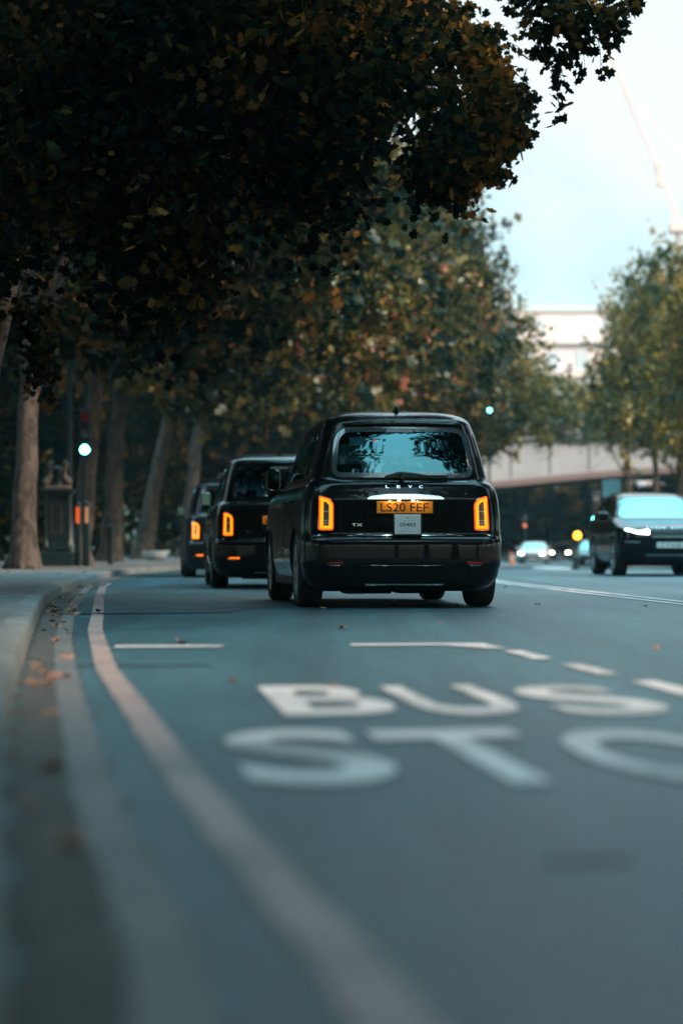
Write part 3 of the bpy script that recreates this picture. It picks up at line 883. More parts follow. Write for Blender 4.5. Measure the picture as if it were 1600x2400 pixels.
# nearest tree: trunk out of frame on the left, its branches hang into the top of the picture
def near_tree():
    base = np.array([-4.3, 24.5, .12])
    root = empty('plane_tree', tuple(base))
    tag(root, 'nearest plane tree, its dark leafy branches hanging into the top of the frame', 'tree', GL)
    g = np.random.default_rng(5)
    pts = []
    twigs = MB()
    def loc(px, py, d): return P(px, py, d) - Vector(base)
    def spray(a, b, d0, d1, dens=30, spread=.055, leafn=1.0, sag=.12, stick=True):
        """a drooping twig from a to b (source pixels) with leaves set along both sides"""
        A, B = P(a[0], a[1], d0), P(b[0], b[1], d1)
        L = (B - A).length
        mid = A.lerp(B, .5) + Vector((g.normal() * .05, g.normal() * .05, sag * L * g.uniform(-.3, 1)))
        path = []
        for k in range(9):
            t = k / 8
            path.append(A * (1 - t) ** 2 + mid * 2 * t * (1 - t) + B * t * t)
        if stick: twigs.tube([p - Vector(base) for p in path], [.006 * (1 - .7 * k / 8) for k in range(9)], 4)
        n = max(3, int(L * dens * leafn))
        for k in range(n):
            t = g.uniform(.12, 1.03)
            p = path[min(8, int(t * 8))].lerp(path[min(8, int(t * 8) + 1)], t * 8 % 1) if t < 1 else path[8]
            pts.append(np.array(p) + g.normal(size=3) * spread * (1.15 - .5 * t) * 1.6)
    # outline of the hanging mass, traced as world points
    edge = [(1010, -40), (1040, 45), (1085, 100), (1135, 125), (1165, 170), (1195, 215), (1215, 240), (1215, 300), (1205, 330), (1180, 360), (1165, 395), (1140, 385), (1110, 430), (1095, 465), (1060, 455)]
    for (px, py) in edge:
        for k in range(13):
            ax, ay = px - 110 + g.normal() * 22, py - 60 + g.normal() * 30
            bx, by = px + min(24, g.normal() * 30 - 4), py + min(28, g.normal() * 32)
            d = g.uniform(25, 29.5)
            spray((ax, ay), (bx, by), d, d + g.normal() * .3, 40, .060, stick=False)
    # bulk of the canopy above the road
    right = lambda py: np.interp(py, [-800, -40, 45, 115, 230, 330, 400, 460], [860, 930, 1000, 1070, 1150, 1160, 1120, 1050])
    for k in range(2300):
        d = g.uniform(22, 32)
        r = g.uniform(.26, .50)
        px = g.uniform(-150, 1190)
        low = 430 if px > 1000 else (300 + 170 * math.sin(px * .011) if px > 500 else 600 - 110 * math.sin(px * .013))
        py = g.uniform(-750, 0) if g.random() < .33 else g.uniform(-120, low)
        if px > right(py) - r * F / d * .95: continue
        n = int(max(8, 215 * r * r))
        c = np.array(P(px, py, d))
        # every clump hangs as a narrow cascade
        q = g.normal(size=(n, 3)) * r * np.array([.55, .6, .95])
        pts.extend(list(q + c))
    # branch with sprigs at the upper right, clear of the mass
    B1 = [((1250, -70), (1238, 60)), ((1262, -40), (1232, 88)), ((1290, -60), (1275, 75)), ((1320, -60), (1300, 60)), ((1340, -50), (1335, 95)), ((1300, 0), (1345, 110)),
          ((1350, -40), (1380, 115)), ((1370, -20), (1410, 100)), ((1400, -50), (1430, 85)), ((1400, -30), (1462, 78)), ((1430, -60), (1480, 40)), ((1440, -60), (1492, 22)), ((1420, 0), (1440, 112)),
          ((1350, 40), (1372, 168)), ((1385, 60), (1402, 172)), ((1345, 20), (1352, 150)), ((1275, 20), (1262, 130)), ((1275, 60), (1270, 175)), ((1275, 120), (1300, 215)), ((1300, 160), (1318, 258)), ((1300, 120), (1336, 205)), ((1285, 90), (1290, 160)),
          ((1395, 0), (1420, 60)), ((1330, 0), (1390, 60)), ((1290, 0), (1320, 70)), ((1360, 0), (1350, 80)), ((1170, -40), (1205, 28)), ((1180, -50), (1212, 10)), ((1225, 200), (1252, 228)), ((1190, 95), (1222, 108)), ((1150, 60), (1185, 100))]
    for a, b in B1:
        for k in range(2 if a[1] < 40 else 1):
            d = g.uniform(24.6, 25.6)
            spray((a[0] + g.normal() * 5, a[1] + g.normal() * 5), (b[0] + g.normal() * 6, b[1] + g.normal() * 6), d, d + .1, 36 if a[1] < 60 else 42, .05, 1.0, .06)
    for k in range(16):   # lit sprig hanging in front of the second trunk
        spray((70 + g.normal() * 18, 690 + g.normal() * 30), (100 + g.normal() * 18, 900 + g.normal() * 40), 31, 31.3, 22, .09, stick=False)
    pts = np.array(pts) - base
    V, T = leaf_arrays(pts, 0.125, LEAF, LEAF_T, droop=.3)
    me = tri_mesh('crown', V, T)
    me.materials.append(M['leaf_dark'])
    link(bpy.data.objects.new('crown', me), root)
    twigs.build('twigs', M['iron'], root)
    limbs = []
    for (q, tip) in ((.7, loc(300, 100, 27)), (.75, loc(700, 150, 28)), (.8, loc(1000, 50, 27)), (.9, loc(1100, -250, 26)), (.95, loc(1440, -70, 25.2)), (.6, loc(150, 300, 27))):
        limbs.append((q, tip))
    trunk_mesh([(0, 0, -.05), (.05, 0, 2.5), (.2, 0, 5.2), (.6, 0, 8.5)], .32, .2, limbs, 9).build('trunk', M['bark'], root, True, 60)
near_tree()

# hedge and shrubs closing the park
def hedge(name, path, h, wd, m, label, n, ls=.3):
    g = np.random.default_rng(len(label))
    out_ = []
    segs = [(Vector(a), Vector(b)) for a, b in zip(path[:-1], path[1:])]
    tot = sum((b - a).length for a, b in segs)
    for a, b in segs:
        k = int(n * (b - a).length / tot)
        t = g.uniform(0, 1, k)
        base = np.array(a)[None, :] * (1 - t[:, None]) + np.array(b)[None, :] * t[:, None]
        off = np.stack([g.normal(size=k) * wd * .4, g.normal(size=k) * wd * .4, g.uniform(0, 1, k) ** .8 * h * (1 + .2 * np.sin(base[:, 1] * .9))], 1)
        out_.append(base + off)
    pts = np.concatenate(out_)
    V, T = leaf_arrays(pts, ls, L6, L6_T)
    me = tri_mesh(name, V, T)
    me.materials.append(m)
    o = link(bpy.data.objects.new(name, me))
    return tag(o, label, 'hedge')
hedge('hedge', [(-11.6, 30, 0), (-12.2, 70, 0), (-11.5, 110, 0), (-5, 140, 0), (0, 170, 0)], 3.6, 1.6, M['leaf_dark'], 'tall dark hedge along the back of the left pavement', 26000)
hedge('hedge', [(-8, 214, 0), (48, 214, 0)], 7.0, 3.0, M['leaf_dark'], 'tall dark mass of shrubs seen through the bridge opening', 26000, .7)
hedge('hedge', [(18.5, 60, 0), (20, 100, 0), (24, 150, 0), (27, 172, 0)], 2.2, 1.4, M['leaf_dark'], 'dark hedge behind the right pavement', 9000)

# dark park wall and railing behind the left pavement
def railing(label, fn, y0, y1, n, h=1.2, name='railing'):
    root = empty(name, (fn(y0), y0, zg(fn(y0), y0) + .12))
    tag(root, label, 'railing')
    o = Vector(root.location)
    ys = np.linspace(y0, y1, n)
    pts = [Vector((fn(y), y, zg(fn(y), y) + .12)) - o for y in ys]
    for dz in (.15, h - .1):
        MB().tube([p + Vector((0, 0, dz)) for p in pts], .022, 6).build('rail', M['fence'], root)
    for p in pts:
        MB().tube([p, p + Vector((0, 0, h))], .016, 5).build('bar', M['fence'], root)
    return root
railing('low dark metal railing on the pavement left of the silver car', lambda y: kl(y) - .5, 136, 160, 45, 1.0)

# ------------------------------------------------------------------ vehicles
class Shape:
    """a car body as a stack of horizontal plan outlines: z -> rear y, front y, half width, corner sizes"""
    def __init__(s, rows, rear_bow, front_bow, rc, fc, side_bulge=0.0):
        a = np.array(rows, float)
        zz = np.arange(a[0, 0], a[-1, 0] + 1e-6, 0.012)
        cols = [np.interp(zz, a[:, 0], a[:, k]) for k in (1, 2, 3)]
        ker = np.array([1, 2, 1.]) / 4
        for _ in range(2):
            cols = [np.concatenate([[c[0]], np.convolve(c, ker, 'valid'), [c[-1]]]) for c in cols]
        s.zz, (s.yr, s.yf, s.w) = zz, cols
        s.rb, s.fb, s.rc, s.fc, s.sb = rear_bow, front_bow, rc, fc, side_bulge
    def at(s, z):
        return (float(np.interp(z, s.zz, s.yr)), float(np.interp(z, s.zz, s.yf)), float(np.interp(z, s.zz, s.w)))
    def corners(s, w, L):
        k = min(1.0, L / 2.4)
        return (min(s.rc[0], w * .8) , s.rc[1] * k, min(s.fc[0], w * .8), s.fc[1] * k)
    def rear(s, x, z):
        yr, yf, w = s.at(z); ax, ay, bx, by = s.corners(w, yf - yr)
        t = min(abs(x) / w, 1)
        y = yr + s.rb * t * t
        u = (abs(x) - (w - ax)) / ax
        if u > 0: y += ay * (1 - math.sqrt(max(0, 1 - min(u, 1) ** 2)))
        return y
    def front(s, x, z):
        yr, yf, w = s.at(z); ax, ay, bx, by = s.corners(w, yf - yr)
        t = min(abs(x) / w, 1)
        y = yf - s.fb * t * t
        u = (abs(x) - (w - bx)) / bx
        if u > 0: y -= by * (1 - math.sqrt(max(0, 1 - min(u, 1) ** 2)))
        return y
    def side(s, y, z):
        yr, yf, w = s.at(z); ax, ay, bx, by = s.corners(w, yf - yr)
        x = w
        r0 = yr + s.rb + ay; f0 = yf - s.fb - by
        if y < r0:
            u = (r0 - y) / ay; x = w - ax + ax * math.sqrt(max(0, 1 - min(1, u) ** 2))
        if y > f0:
            u = (y - f0) / by; x = w - bx + bx * math.sqrt(max(0, 1 - min(1, u) ** 2))
        return x
    def ring(s, z):
        yr, yf, w = s.at(z); ax, ay, bx, by = s.corners(w, yf - yr)
        half = []
        for i in range(11):
            x = (w - ax) * i / 11; half.append((x, s.rear(x, z)))
        for i in range(13):
            a = R(90 * i / 12); x = w - ax + ax * math.sin(a)
            half.append((x, yr + s.rb * (x / w) ** 2 + ay * (1 - math.cos(a))))
        r0, f0 = half[-1][1], yf - s.fb - by
        for i in range(1, 60):
            half.append((w, r0 + (f0 - r0) * i / 60))
        for i in range(13):
            a = R(90 * i / 12); x = w - bx + bx * math.cos(a)
            half.append((x, yf - s.fb * (x / w) ** 2 - by * (1 - math.sin(a))))
        for i in range(1, 12):
            x = (w - bx) * (1 - i / 11); half.append((x, yf - s.fb * (x / w) ** 2))
        # right half (x>=0) from rear centre to front centre, then mirrored back
        return half + [(-x, y) for x, y in half[-2:0:-1]]
    def body(s, name, m, parent, wheels, arch_r, holes, arch_in=.62, hole_m=None):
        rings = [s.ring(z) for z in s.zz]
        n = len(rings[0])
        v = [(x, y, z) for z, r in zip(s.zz, rings) for x, y in r]
        f = []
        for j in range(len(rings) - 1):
            for i in range(n):
                k = (i + 1) % n
                f.append((j * n + i, j * n + k, (j + 1) * n + k, (j + 1) * n + i))
        f.append(tuple(range(n - 1, -1, -1)))
        f.append(tuple((len(rings) - 1) * n + i for i in range(n)))
        o = mesh_obj(name, v, f, m, None)
        cut = MB()
        for (wy, wz) in wheels:
            for sg in (-1, 1):
                pr_ = [(arch_r, 0), (arch_r, 1.2 - arch_in)]
                if sg > 0: cut.lathe([(arch_r, arch_in), (arch_r, 1.2)], (0, wy, wz), 'x', 40)
                else: cut.lathe([(arch_r, -1.2), (arch_r, -arch_in)], (0, wy, wz), 'x', 40)
        co = cut.build('cut', M['rubber'])
        bm = bmesh.new(); bm.from_mesh(co.data); bmesh.ops.recalc_face_normals(bm, faces=bm.faces); bm.to_mesh(co.data); bm.free()
        bm = bmesh.new(); bm.from_mesh(o.data); bmesh.ops.recalc_face_normals(bm, faces=bm.faces); bm.to_mesh(o.data); bm.free()
        md = o.modifiers.new('b', 'BOOLEAN'); md.operation = 'DIFFERENCE'; md.object = co; md.solver = 'EXACT'
        dg = bpy.context.evaluated_depsgraph_get()
        me = bpy.data.meshes.new_from_object(o.evaluated_get(dg))
        o.modifiers.clear()
        old = o.data; o.data = me
        bpy.data.meshes.remove(old)
        cm = co.data; bpy.data.objects.remove(co); bpy.data.meshes.remove(cm)
        bm = bmesh.new(); bm.from_mesh(me)
        kill = []
        for fc in bm.faces:
            c = fc.calc_center_median()
            for (side_, poly) in holes:
                if side_ == 'rear': ok, u = c.y < s.at(c.z)[0] + .55 and abs(c.x) < 9, c.x
                elif side_ == 'front': ok, u = c.y > s.at(c.z)[1] - .6, c.x
                else: ok, u = abs(c.x) > s.at(c.z)[2] - .12 and s.at(c.z)[0] + .3 < c.y < s.at(c.z)[1] - .3, c.y
                if ok and len(fc.verts) <= 5 and inside(u, c.z, poly): kill.append(fc); break
        bmesh.ops.delete(bm, geom=kill, context='FACES')
        bm.to_mesh(me); bm.free()
        me.materials.clear(); me.materials.append(m)
        me.shade_smooth(); me.set_sharp_from_angle(angle=R(32))
        o.parent = parent
        return o
def inside(x, y, poly):
    c = False
    for (x1, y1), (x2, y2) in zip(poly, poly[1:] + poly[:1]):
        if (y1 > y) != (y2 > y) and x < (x2 - x1) * (y - y1) / (y2 - y1) + x1: c = not c
    return c
def rounded(pts, r, seg=5, sub=0.05):
    """round the corners of a polygon and resample its sides"""
    out_ = []
    n = len(pts)
    rr = r if hasattr(r, '__len__') else [r] * n
    for i in range(n):
        p0, p, p1 = Vector(pts[i - 1]), Vector(pts[i]), Vector(pts[(i + 1) % n])
        a, b = (p0 - p), (p1 - p)
        k = min(rr[i], a.length * .48, b.length * .48)
        A, B = p + a.normalized() * k, p + b.normalized() * k
        for j in range(seg + 1):
            t = j / seg
            q = A * (1 - t) ** 2 + p * 2 * t * (1 - t) + B * t * t
            out_.append((q.x, q.y))
    res = []
    for (a, b) in zip(out_, out_[1:] + out_[:1]):
        L = math.dist(a, b); m_ = max(1, int(L / sub))
        for j in range(m_): res.append((a[0] + (b[0] - a[0]) * j / m_, a[1] + (b[1] - a[1]) * j / m_))
    return res
def inset(poly, d):
    n = len(poly)
    ar = sum(a[0] * b[1] - b[0] * a[1] for a, b in zip(poly, poly[1:] + poly[:1]))
    sg = 1 if ar > 0 else -1
    o = []
    for i in range(n):
        a, b = poly[i - 2], poly[(i + 2) % n]
        tx, ty = b[0] - a[0], b[1] - a[1]
        L = math.hypot(tx, ty) or 1
        o.append((poly[i][0] - sg * ty / L * d, poly[i][1] + sg * tx / L * d))
    return o
def patch(name, poly, fmap, m, parent, off=.004, skirt=.012, K=7, ringto=None, smooth=True):
    """a panel that follows the body: closed outline poly mapped by fmap(u,v,off); ringto = inner outline for a frame"""
    n = len(poly)
    v, f = [], []
    rings = []
    cx = sum(p[0] for p in poly) / n; cy = sum(p[1] for p in poly) / n
    if ringto is None:
        for k in range(K):
            t = 1 - k / K
            rings.append([(cx + (p[0] - cx) * t, cy + (p[1] - cy) * t) for p in poly])
    else:
        for k in range(3):
            t = k / 2
            rings.append([(p[0] * (1 - t) + q[0] * t, p[1] * (1 - t) + q[1] * t) for p, q in zip(poly, ringto)])
    v += [fmap(p[0], p[1], off - skirt) for p in poly]
    for r_ in rings: v += [fmap(p[0], p[1], off) for p in r_]
    nr = len(rings) + 1
    if ringto is not None:
        v += [fmap(p[0], p[1], off - skirt) for p in ringto]; nr += 1
    for k in range(nr - 1):
        for i in range(n):
            j = (i + 1) % n
            f.append((k * n + i, k * n + j, (k + 1) * n + j, (k + 1) * n + i))
    if ringto is None:
        v.append(fmap(cx, cy, off)); c = len(v) - 1
        for i in range(n): f.append(((nr - 1) * n + i, (nr - 1) * n + (i + 1) % n, c))
    o = mesh_obj(name, v, f, m, parent, smooth, 40)
    return o
def text_part(name, body, h, pos, m, parent, wfit=None, facing=-1, extrude=.002, tilt=0, space=1.0, offset=0):
    """text standing upright; facing -1 = readable from behind the car (-Y), +1 = from the front"""
    v, f = text_mesh(body, 1, offset=offset, extrude=0.0, space=space)
    mn, mx_ = v.min(0), v.max(0)
    hh = mx_[1] - mn[1]; sc_ = h / hh
    sx = sc_ if wfit is None else wfit / (mx_[0] - mn[0])
    o = []
    for p in v:
        x = (p[0] - (mn[0] + mx_[0]) / 2) * sx; z = (p[1] - (mn[1] + mx_[1]) / 2) * sc_
        o.append((pos[0] + (x if facing < 0 else -x), pos[1] + tilt * z, pos[2] + z))
    return mesh_obj(name, o, f, m, parent)

def wheel(parent, x, y, z, r, wd, side, rim_r, spokes=10, rim_m='alloy'):
    root = bpy.data.objects.new('wheel', None)
    link(root, parent); root.location = (x, y, z)
    h = wd / 2
    MB().lathe([(rim_r, -h * .8), (rim_r + .02, -h), (r - .03, -h), (r - .008, -h * .85), (r, -h * .6), (r, h * .6), (r - .008, h * .85), (r - .03, h), (rim_r + .02, h), (rim_r, h * .8), (rim_r - .01, 0)], (0, 0, 0), 'x', 40).build('tyre', M['rubber'], root, True, 50)
    mb = MB()
    s = side
    prof = [(rim_r + .004, s * h * .82), (rim_r + .004, s * h * .95), (rim_r - .018, s * h * .93), (rim_r - .03, s * h * .3)]
    if s < 0: prof = prof
    mb.lathe(prof, (0, 0, 0), 'x', 36)
    for k in range(spokes):
        a = 2 * math.pi * k / spokes
        d = Vector((0, math.cos(a), math.sin(a)))
        mb.tube([Vector((s * h * .70, 0, 0)) + d * .05, Vector((s * h * .82, 0, 0)) + d * rim_r * .6, Vector((s * h * .80, 0, 0)) + d * (rim_r - .01)], [.022, .016, .022], 6)
    mb.lathe([(.075, s * h * .5), (.075, s * h * .84), (.05, s * h * .9), (.012, s * h * .92)], (0, 0, 0), 'x', 20)
    mb.build('rim', M[rim_m], root, True, 40)
    return root
def vehicle(name, loc, heading, label, group, cat='car'):
    """heading: rotation about z; 0 = rear faces the camera"""
    r = empty(name, loc, heading)
    tag(r, label, cat, group)
    return r

# ---- the taxi: origin on the ground below the middle of the rear bumper, +Y forward
TX = Shape([
    (.155, .16, 4.62, .78), (.20, .07, 4.74, .85), (.28, .025, 4.80, .905), (.385, .0, 4.845, .925), (.40, -.018, 4.85, .932), (.43, -.02, 4.855, .935),
    (.60, -.02, 4.855, .937), (.64, -.012, 4.85, .937), (.66, .025, 4.85, .936), (.70, .035, 4.84, .935), (.85, .045, 4.82, .932), (1.0, .06, 4.76, .920),
    (1.05, .075, 4.60, .912), (1.10, .09, 4.10, .898), (1.15, .11, 3.78, .870), (1.17, .145, 3.66, .838), (1.20, .155, 3.58, .825), (1.40, .205, 3.30, .785),
    (1.60, .265, 3.00, .735), (1.68, .295, 2.86, .708), (1.72, .30, 2.78, .690), (1.755, .33, 2.66, .665), (1.79, .42, 2.52, .62), (1.825, .58, 2.34, .55), (1.85, .80, 2.15, .46), (1.872, 1.10, 1.95, .34), (1.884, 1.35, 1.75, .18)],
    .045, .10, (.22, .26), (.42, .55))
def TXR(u, v, off): return (u, TX.rear(u, v) - off, v)
def TXF(u, v, off): return (u, TX.front(u, v) + off, v)
def TXS(sg):
    return lambda u, v, off: (sg * (TX.side(u, v) + off), u, v)

def make_taxi(label, lit_fog=False, plate='LS20 FEF'):
    t = vehicle('taxi', (0, 0, 0), 0, label, 'black taxis driving away in a line', 'taxi')
    rw = rounded([(-.665, 1.205), (.665, 1.205), (.615, 1.678), (-.615, 1.678)], [.11, .11, .17, .17], 6)
    rwi = inset(rw, .045)
    sws = [[(.55, 1.22), (1.08, 1.22), (1.08, 1.63), (.72, 1.63)], [(1.16, 1.22), (2.06, 1.22), (2.06, 1.63), (1.16, 1.63)], [(2.14, 1.22), (3.18, 1.22), (2.86, 1.50), (2.62, 1.63), (2.14, 1.63)]]
    sws = [rounded(p, .06, 4) for p in sws]
    ws = rounded([(-.70, 1.20), (.70, 1.20), (.60, 1.66), (-.60, 1.66)], .1, 5)
    holes = [('rear', inset(rw, .03)), ('front', inset(ws, .03))] + [('side', inset(p, .015)) for p in sws]
    body = TX.body('body', M['black_paint'], t, [(.84, .36), (3.825, .36)], .40, holes)
    # rear glass with its grey surround
    patch('window_surround', rw, TXR, M['frit'], t, .006, .02, ringto=rwi)
    patch('rear_window', inset(rwi, -.004), TXR, M['glass_rear'], t, .003, .004)
    patch('window_seal', inset(rw, -.012), TXR, M['groove'], t, .004, .012, ringto=inset(rw, .002))
    patch('windscreen', ws, TXF, M['glass_screen'], t, .004, .01)
    for sg in (-1, 1):
        for p in sws:
            patch('side_window', p, TXS(sg), M['glass_dark'], t, .003, .01)
        # seams of doors and tailgate
        for y in (1.12, 2.10):
            q = [(y - .004, .36), (y + .004, .36), (y + .004, 1.16), (y - .004, 1.16)]
            patch('door_gap', rounded(q, .001, 1, .06), TXS(sg), M['groove'], t, .002, .004, K=1)
        q = [(sg * .587 - .005, .67), (sg * .587 + .005, .67), (sg * .587 + .005, 1.15), (sg * .587 - .005, 1.15)]
        patch('tailgate_gap', rounded(q, .001, 1, .05), TXR, M['groove'], t, .0015, .004, K=1)
        # wheel arch lip
        for wy in (.84, 3.825):
            pts = []
            for k in range(25):
                a = R(-14 + 208 * k / 24)
                y, z = wy + .405 * math.cos(a), .36 + .405 * math.sin(a)
                pts.append((sg * (TX.side(y, max(z, .17)) + .004), y, z))
            MB().tube(pts, .014, 6).build('arch_trim', M['black_trim'], t, True)
        # rear side lamp: amber ring, dark core, chrome rim
        L = [(sg * p[0], p[1]) for p in ((.80, .712), (.652, .712), (.648, .965), (.690, 1.015), (.79, 1.044))]
        if sg > 0: L = [(p[0] - .008, p[1]) for p in L]
        lo = rounded(L, [.03, .03, .03, .02, .03], 4, .03)
        lampm = patch('tail_lamp', lo, TXR, M['chrome'], t, .012, .03, ringto=inset(lo, .006))
        patch('lamp_edge', inset(lo, .005), TXR, M['lens_edge'], lampm, .018, .03, ringto=inset(lo, .022))
        patch('lamp_ring', inset(lo, .018), TXR, M['lens_amber'], lampm, .023, .03, ringto=inset(lo, .047))
        core = inset(lo, .045)
        patch('lamp_core', core, TXR, M['lamp_core'], lampm, .016, .03)
        cxm = sum(p[0] for p in core) / len(core)
        for z in (.775, .80, .885):
            q = [(cxm - .026, z), (cxm + .026, z), (cxm + .026, z + .012), (cxm - .026, z + .012)]
            patch('lamp_bar', rounded(q, .002, 1, .03), TXR, M['lamp_core_bar'], lampm, .019, .004, K=1)
        # bumper reflector
        q = [(sg * .57, .402), (sg * .735, .405), (sg * .70, .428), (sg * .57, .430)]
        patch('bumper_reflector', rounded(q, .006, 2, .03), TXR, M['reflector_lit' if lit_fog else 'reflector'], t, .008, .012, K=2)
        # door mirror
        mx = TX.side(3.25, 1.12)
        MB().tube([(sg * (mx - .02), 3.25, 1.14), (sg * .93, 3.24, 1.18)], .028, 8).build('mirror_arm', M['black_trim'], t)
        mm = MB().box((sg * .945, 3.22, 1.27), (.15, .13, .22), 0, .05).build('door_mirror', M['black_paint'], t, True)
        MB().box((sg * .945, 3.152, 1.27), (.115, .006, .17), 0, .002).build('mirror_glass', M['glass_dark'], mm)
        # front lamps (seen only from the front)
        MB().lathe([(.10, 0), (.105, .02), (.08, .045), (.02, .055)], (sg * .66, TX.front(.66, .84) - .02, .84), 'y', 24).build('headlamp', M['lamp_core_bar'], t, True)
        # door handles
        for y in (1.30, 2.0):
            x = TX.side(y, 1.0)
            MB().tube([(sg * (x - .005), y - .09, 1.0), (sg * (x + .028), y - .06, 1.0), (sg * (x + .028), y + .06, 1.0), (sg * (x - .005), y + .09, 1.0)], .011, 6).build('door_handle', M['black_trim'], t, True)
        # rocker sill
        MB().box((sg * .86, 2.33, .24), (.10, 2.1, .10), 0, .03).build('sill', M['black_trim'], t, True)
    for wy in (.84, 3.825):
        for sg in (-1, 1):
            wheel(t, sg * .815, wy, .352, .352, .235, sg, .235)
    # spoiler lip and seams at the trailing edge of the roof
    v_ = []
    for k in range(33):
        x = -.60 + 1.2 * k / 32
        v_.append((x, TX.rear(x, 1.715) - .022 + .06 * abs(x / .6) ** 6, 1.712 - .015 * (x / .6) ** 2))
    MB().tube(v_, .016, 8).build('roof_spoiler', M['black_paint'], t, True)
    for sg in (-1, 1):
        q = [(sg * .57 - .003, 1.72), (sg * .57 + .003, 1.72), (sg * .50 + .003, 1.80), (sg * .50 - .003, 1.80)]
        patch('roof_gap', rounded(q, .001, 1, .03), TXR, M['groove'], t, .002, .003, K=1)
    # high brake lamp behind the top of the glass
    q = [(-.15, 1.628), (.11, 1.628), (.09, 1.660), (-.13, 1.660)]
    patch('high_brake_lamp', rounded(q, .004, 2, .04), TXR, M['brake_lamp'], t, .010, .01, K=2)
    # aerial fin
    fin = MB()
    fin.add([(-.025, .62, 1.828), (.025, .62, 1.828), (.02, .74, 1.846), (-.02, .74, 1.846), (-.006, .64, 1.885), (.006, .64, 1.885), (.004, .67, 1.885), (-.004, .67, 1.885)],
            [(0, 1, 5, 4), (1, 2, 6, 5), (2, 3, 7, 6), (3, 0, 4, 7), (4, 5, 6, 7)])
    fin.build('aerial_fin', M['black_paint'], t)
    # belt moulding below the glass
    q = [(-.60, 1.168), (.60, 1.168), (.60, 1.176), (-.60, 1.176)]
    patch('belt_moulding', rounded(q, .002, 1, .05), TXR, M['frit'], t, .004, .006, K=1)
    # handle / chrome brow over the plate
    q = [(-.355, 1.002), (.375, 1.002), (.33, 1.034), (.12, 1.050), (-.15, 1.050), (-.32, 1.030)]
    brow = patch('tailgate_brow', rounded(q, .02, 4, .03), TXR, M['chrome'], t, .030, .05)
    # recess panel: gloss frame and dark inner panel
    q = [(-.355, .995), (.372, .995), (.372, .87), (.30, .765), (.22, .735), (-.20, .735), (-.29, .765), (-.352, .87)]
    rc = rounded(q, .05, 4, .03)
    patch('recess_frame', rc, TXR, M['black_paint'], t, .010, .02, ringto=inset(rc, .035))
    patch('recess_panel', inset(rc, .033), TXR, M['frit_black'], t, .003, .01)
    yp = TX.rear(0, .93) - .018
    pl_ = MB().box((-.001, yp, .928), (.52, .010, .112), 0, .004).build('number_plate', M['plate_yellow'], t)
    text_part('plate_lettering', plate, .078, (-.005, yp - .0065, .928), M['plate_ink'], pl_, wfit=.44, offset=.008)
    for dx in (-.055, .075):
        MB().lathe([(.012, 0), (.012, -.012), (.006, -.016)], (dx, yp - .005, .998), 'z', 12).build('plate_lamp', M['bulb'], brow)
    for dx in (-.13, .13):
        ld = bpy.data.lights.new('plate_light', 'POINT'); ld.energy = .30; ld.shadow_soft_size = .012; ld.color = (1, .86, .68)
        lo_ = link(bpy.data.objects.new('plate_light', ld), t); lo_.location = (dx, yp - .055, 1.0)
    yl = TX.rear(0, .75) - .045
    fr_ = MB().box((.018, yl + .01, .768), (.268, .03, .205), 0, .008).build('licence_frame', M['black_trim'], t, True)
    lp = MB().box((.018, yl - .008, .770), (.240, .008, .178), 0, .003).build('licence_plate', M['licence'], fr_)
    text_part('licence_number', '05403', .034, (.018, yl - .0125, .768), M['plate_ink'], lp, wfit=.145, offset=.01)
    text_part('licence_print', 'LONDON', .008, (.018, yl - .0125, .734), M['grey_ink'], lp, wfit=.052)
    text_part('licence_print', 'capacity seats 5', .012, (.012, yl - .0125, .709), M['grey_ink'], lp, wfit=.125)
    text_part('licence_print', 'Licensed Taxi', .011, (.024, yl - .0125, .806), M['teal_ink'], lp, wfit=.10)
    MB().box((.018, yl - .0125, .832), (.016, .001, .010)).build('licence_crest', M['teal_ink'], lp)
    # lettering
    for ch, x in zip('LEVC', (-.155, -.052, .056, .155)):
        text_part('badge_letter', ch, .024, (x, TX.rear(x, 1.118) - .008, 1.118), M['chrome'], t, wfit=.032, tilt=.3, offset=.01)
    text_part('badge_letter', 'TX', .026, (-.44, TX.rear(-.44, .767) - .006, .767), M['chrome'], t, wfit=.098, offset=.005)
    # seam line above the bumper with a bright edge
    q = [(-.80, .668), (.80, .668), (.80, .682), (-.80, .682)]
    patch('bumper_trim', rounded(q, .003, 1, .05), TXR, M['chrome'], t, .012, .02, K=1)
    q = [(-.78, .638), (.78, .638), (.78, .645), (-.78, .645)]
    patch('bumper_gap', rounded(q, .001, 1, .05), TXR, M['groove'], t, .002, .004, K=1)
    q = [(-.70, .392), (.70, .392), (.70, .398), (-.70, .398)]
    patch('bumper_edge', rounded(q, .001, 1, .05), TXR, M['chrome'], t, .003, .006, K=1)
    q = [(-.37, .213), (.37, .213), (.35, .226), (-.35, .226)]
    patch('bumper_strip', rounded(q, .003, 1, .05), TXR, M['chrome'], t, .010, .012, K=1)
    # underbody
    ub = MB().box((0, 2.3, .22), (1.30, 4.2, .10), 0, .02)
    for k, (x, w_) in enumerate(((-.42, .2), (-.2, .25), (.1, .2), (.32, .24))):
        ub.box((x, .5 + .1 * k, .155), (w_, .5, .05), 0, .02)
    ub.build('underbody', M['rubber'], t)
    MB().tube([(-.72, .84, .34), (.72, .84, .34)], .05, 8).build('axle', M['rubber'], t)
    # wiper
    yw = TX.rear(-.01, 1.215) - .03
    wb = MB()
    wb.tube([(-.02, yw, 1.205), (-.02, yw - .02, 1.235), (.08, yw - .012, 1.232), (.22, yw - .002, 1.218), (.42, yw + .018, 1.222)], [.028, .026, .018, .011, .008], 8)
    wb.tube([(-.17, yw + .01, 1.215), (-.05, yw - .005, 1.238), (.02, yw - .01, 1.24)], [.006, .02, .02], 6)
    wb.build('wiper', M['black_trim'], t, True)
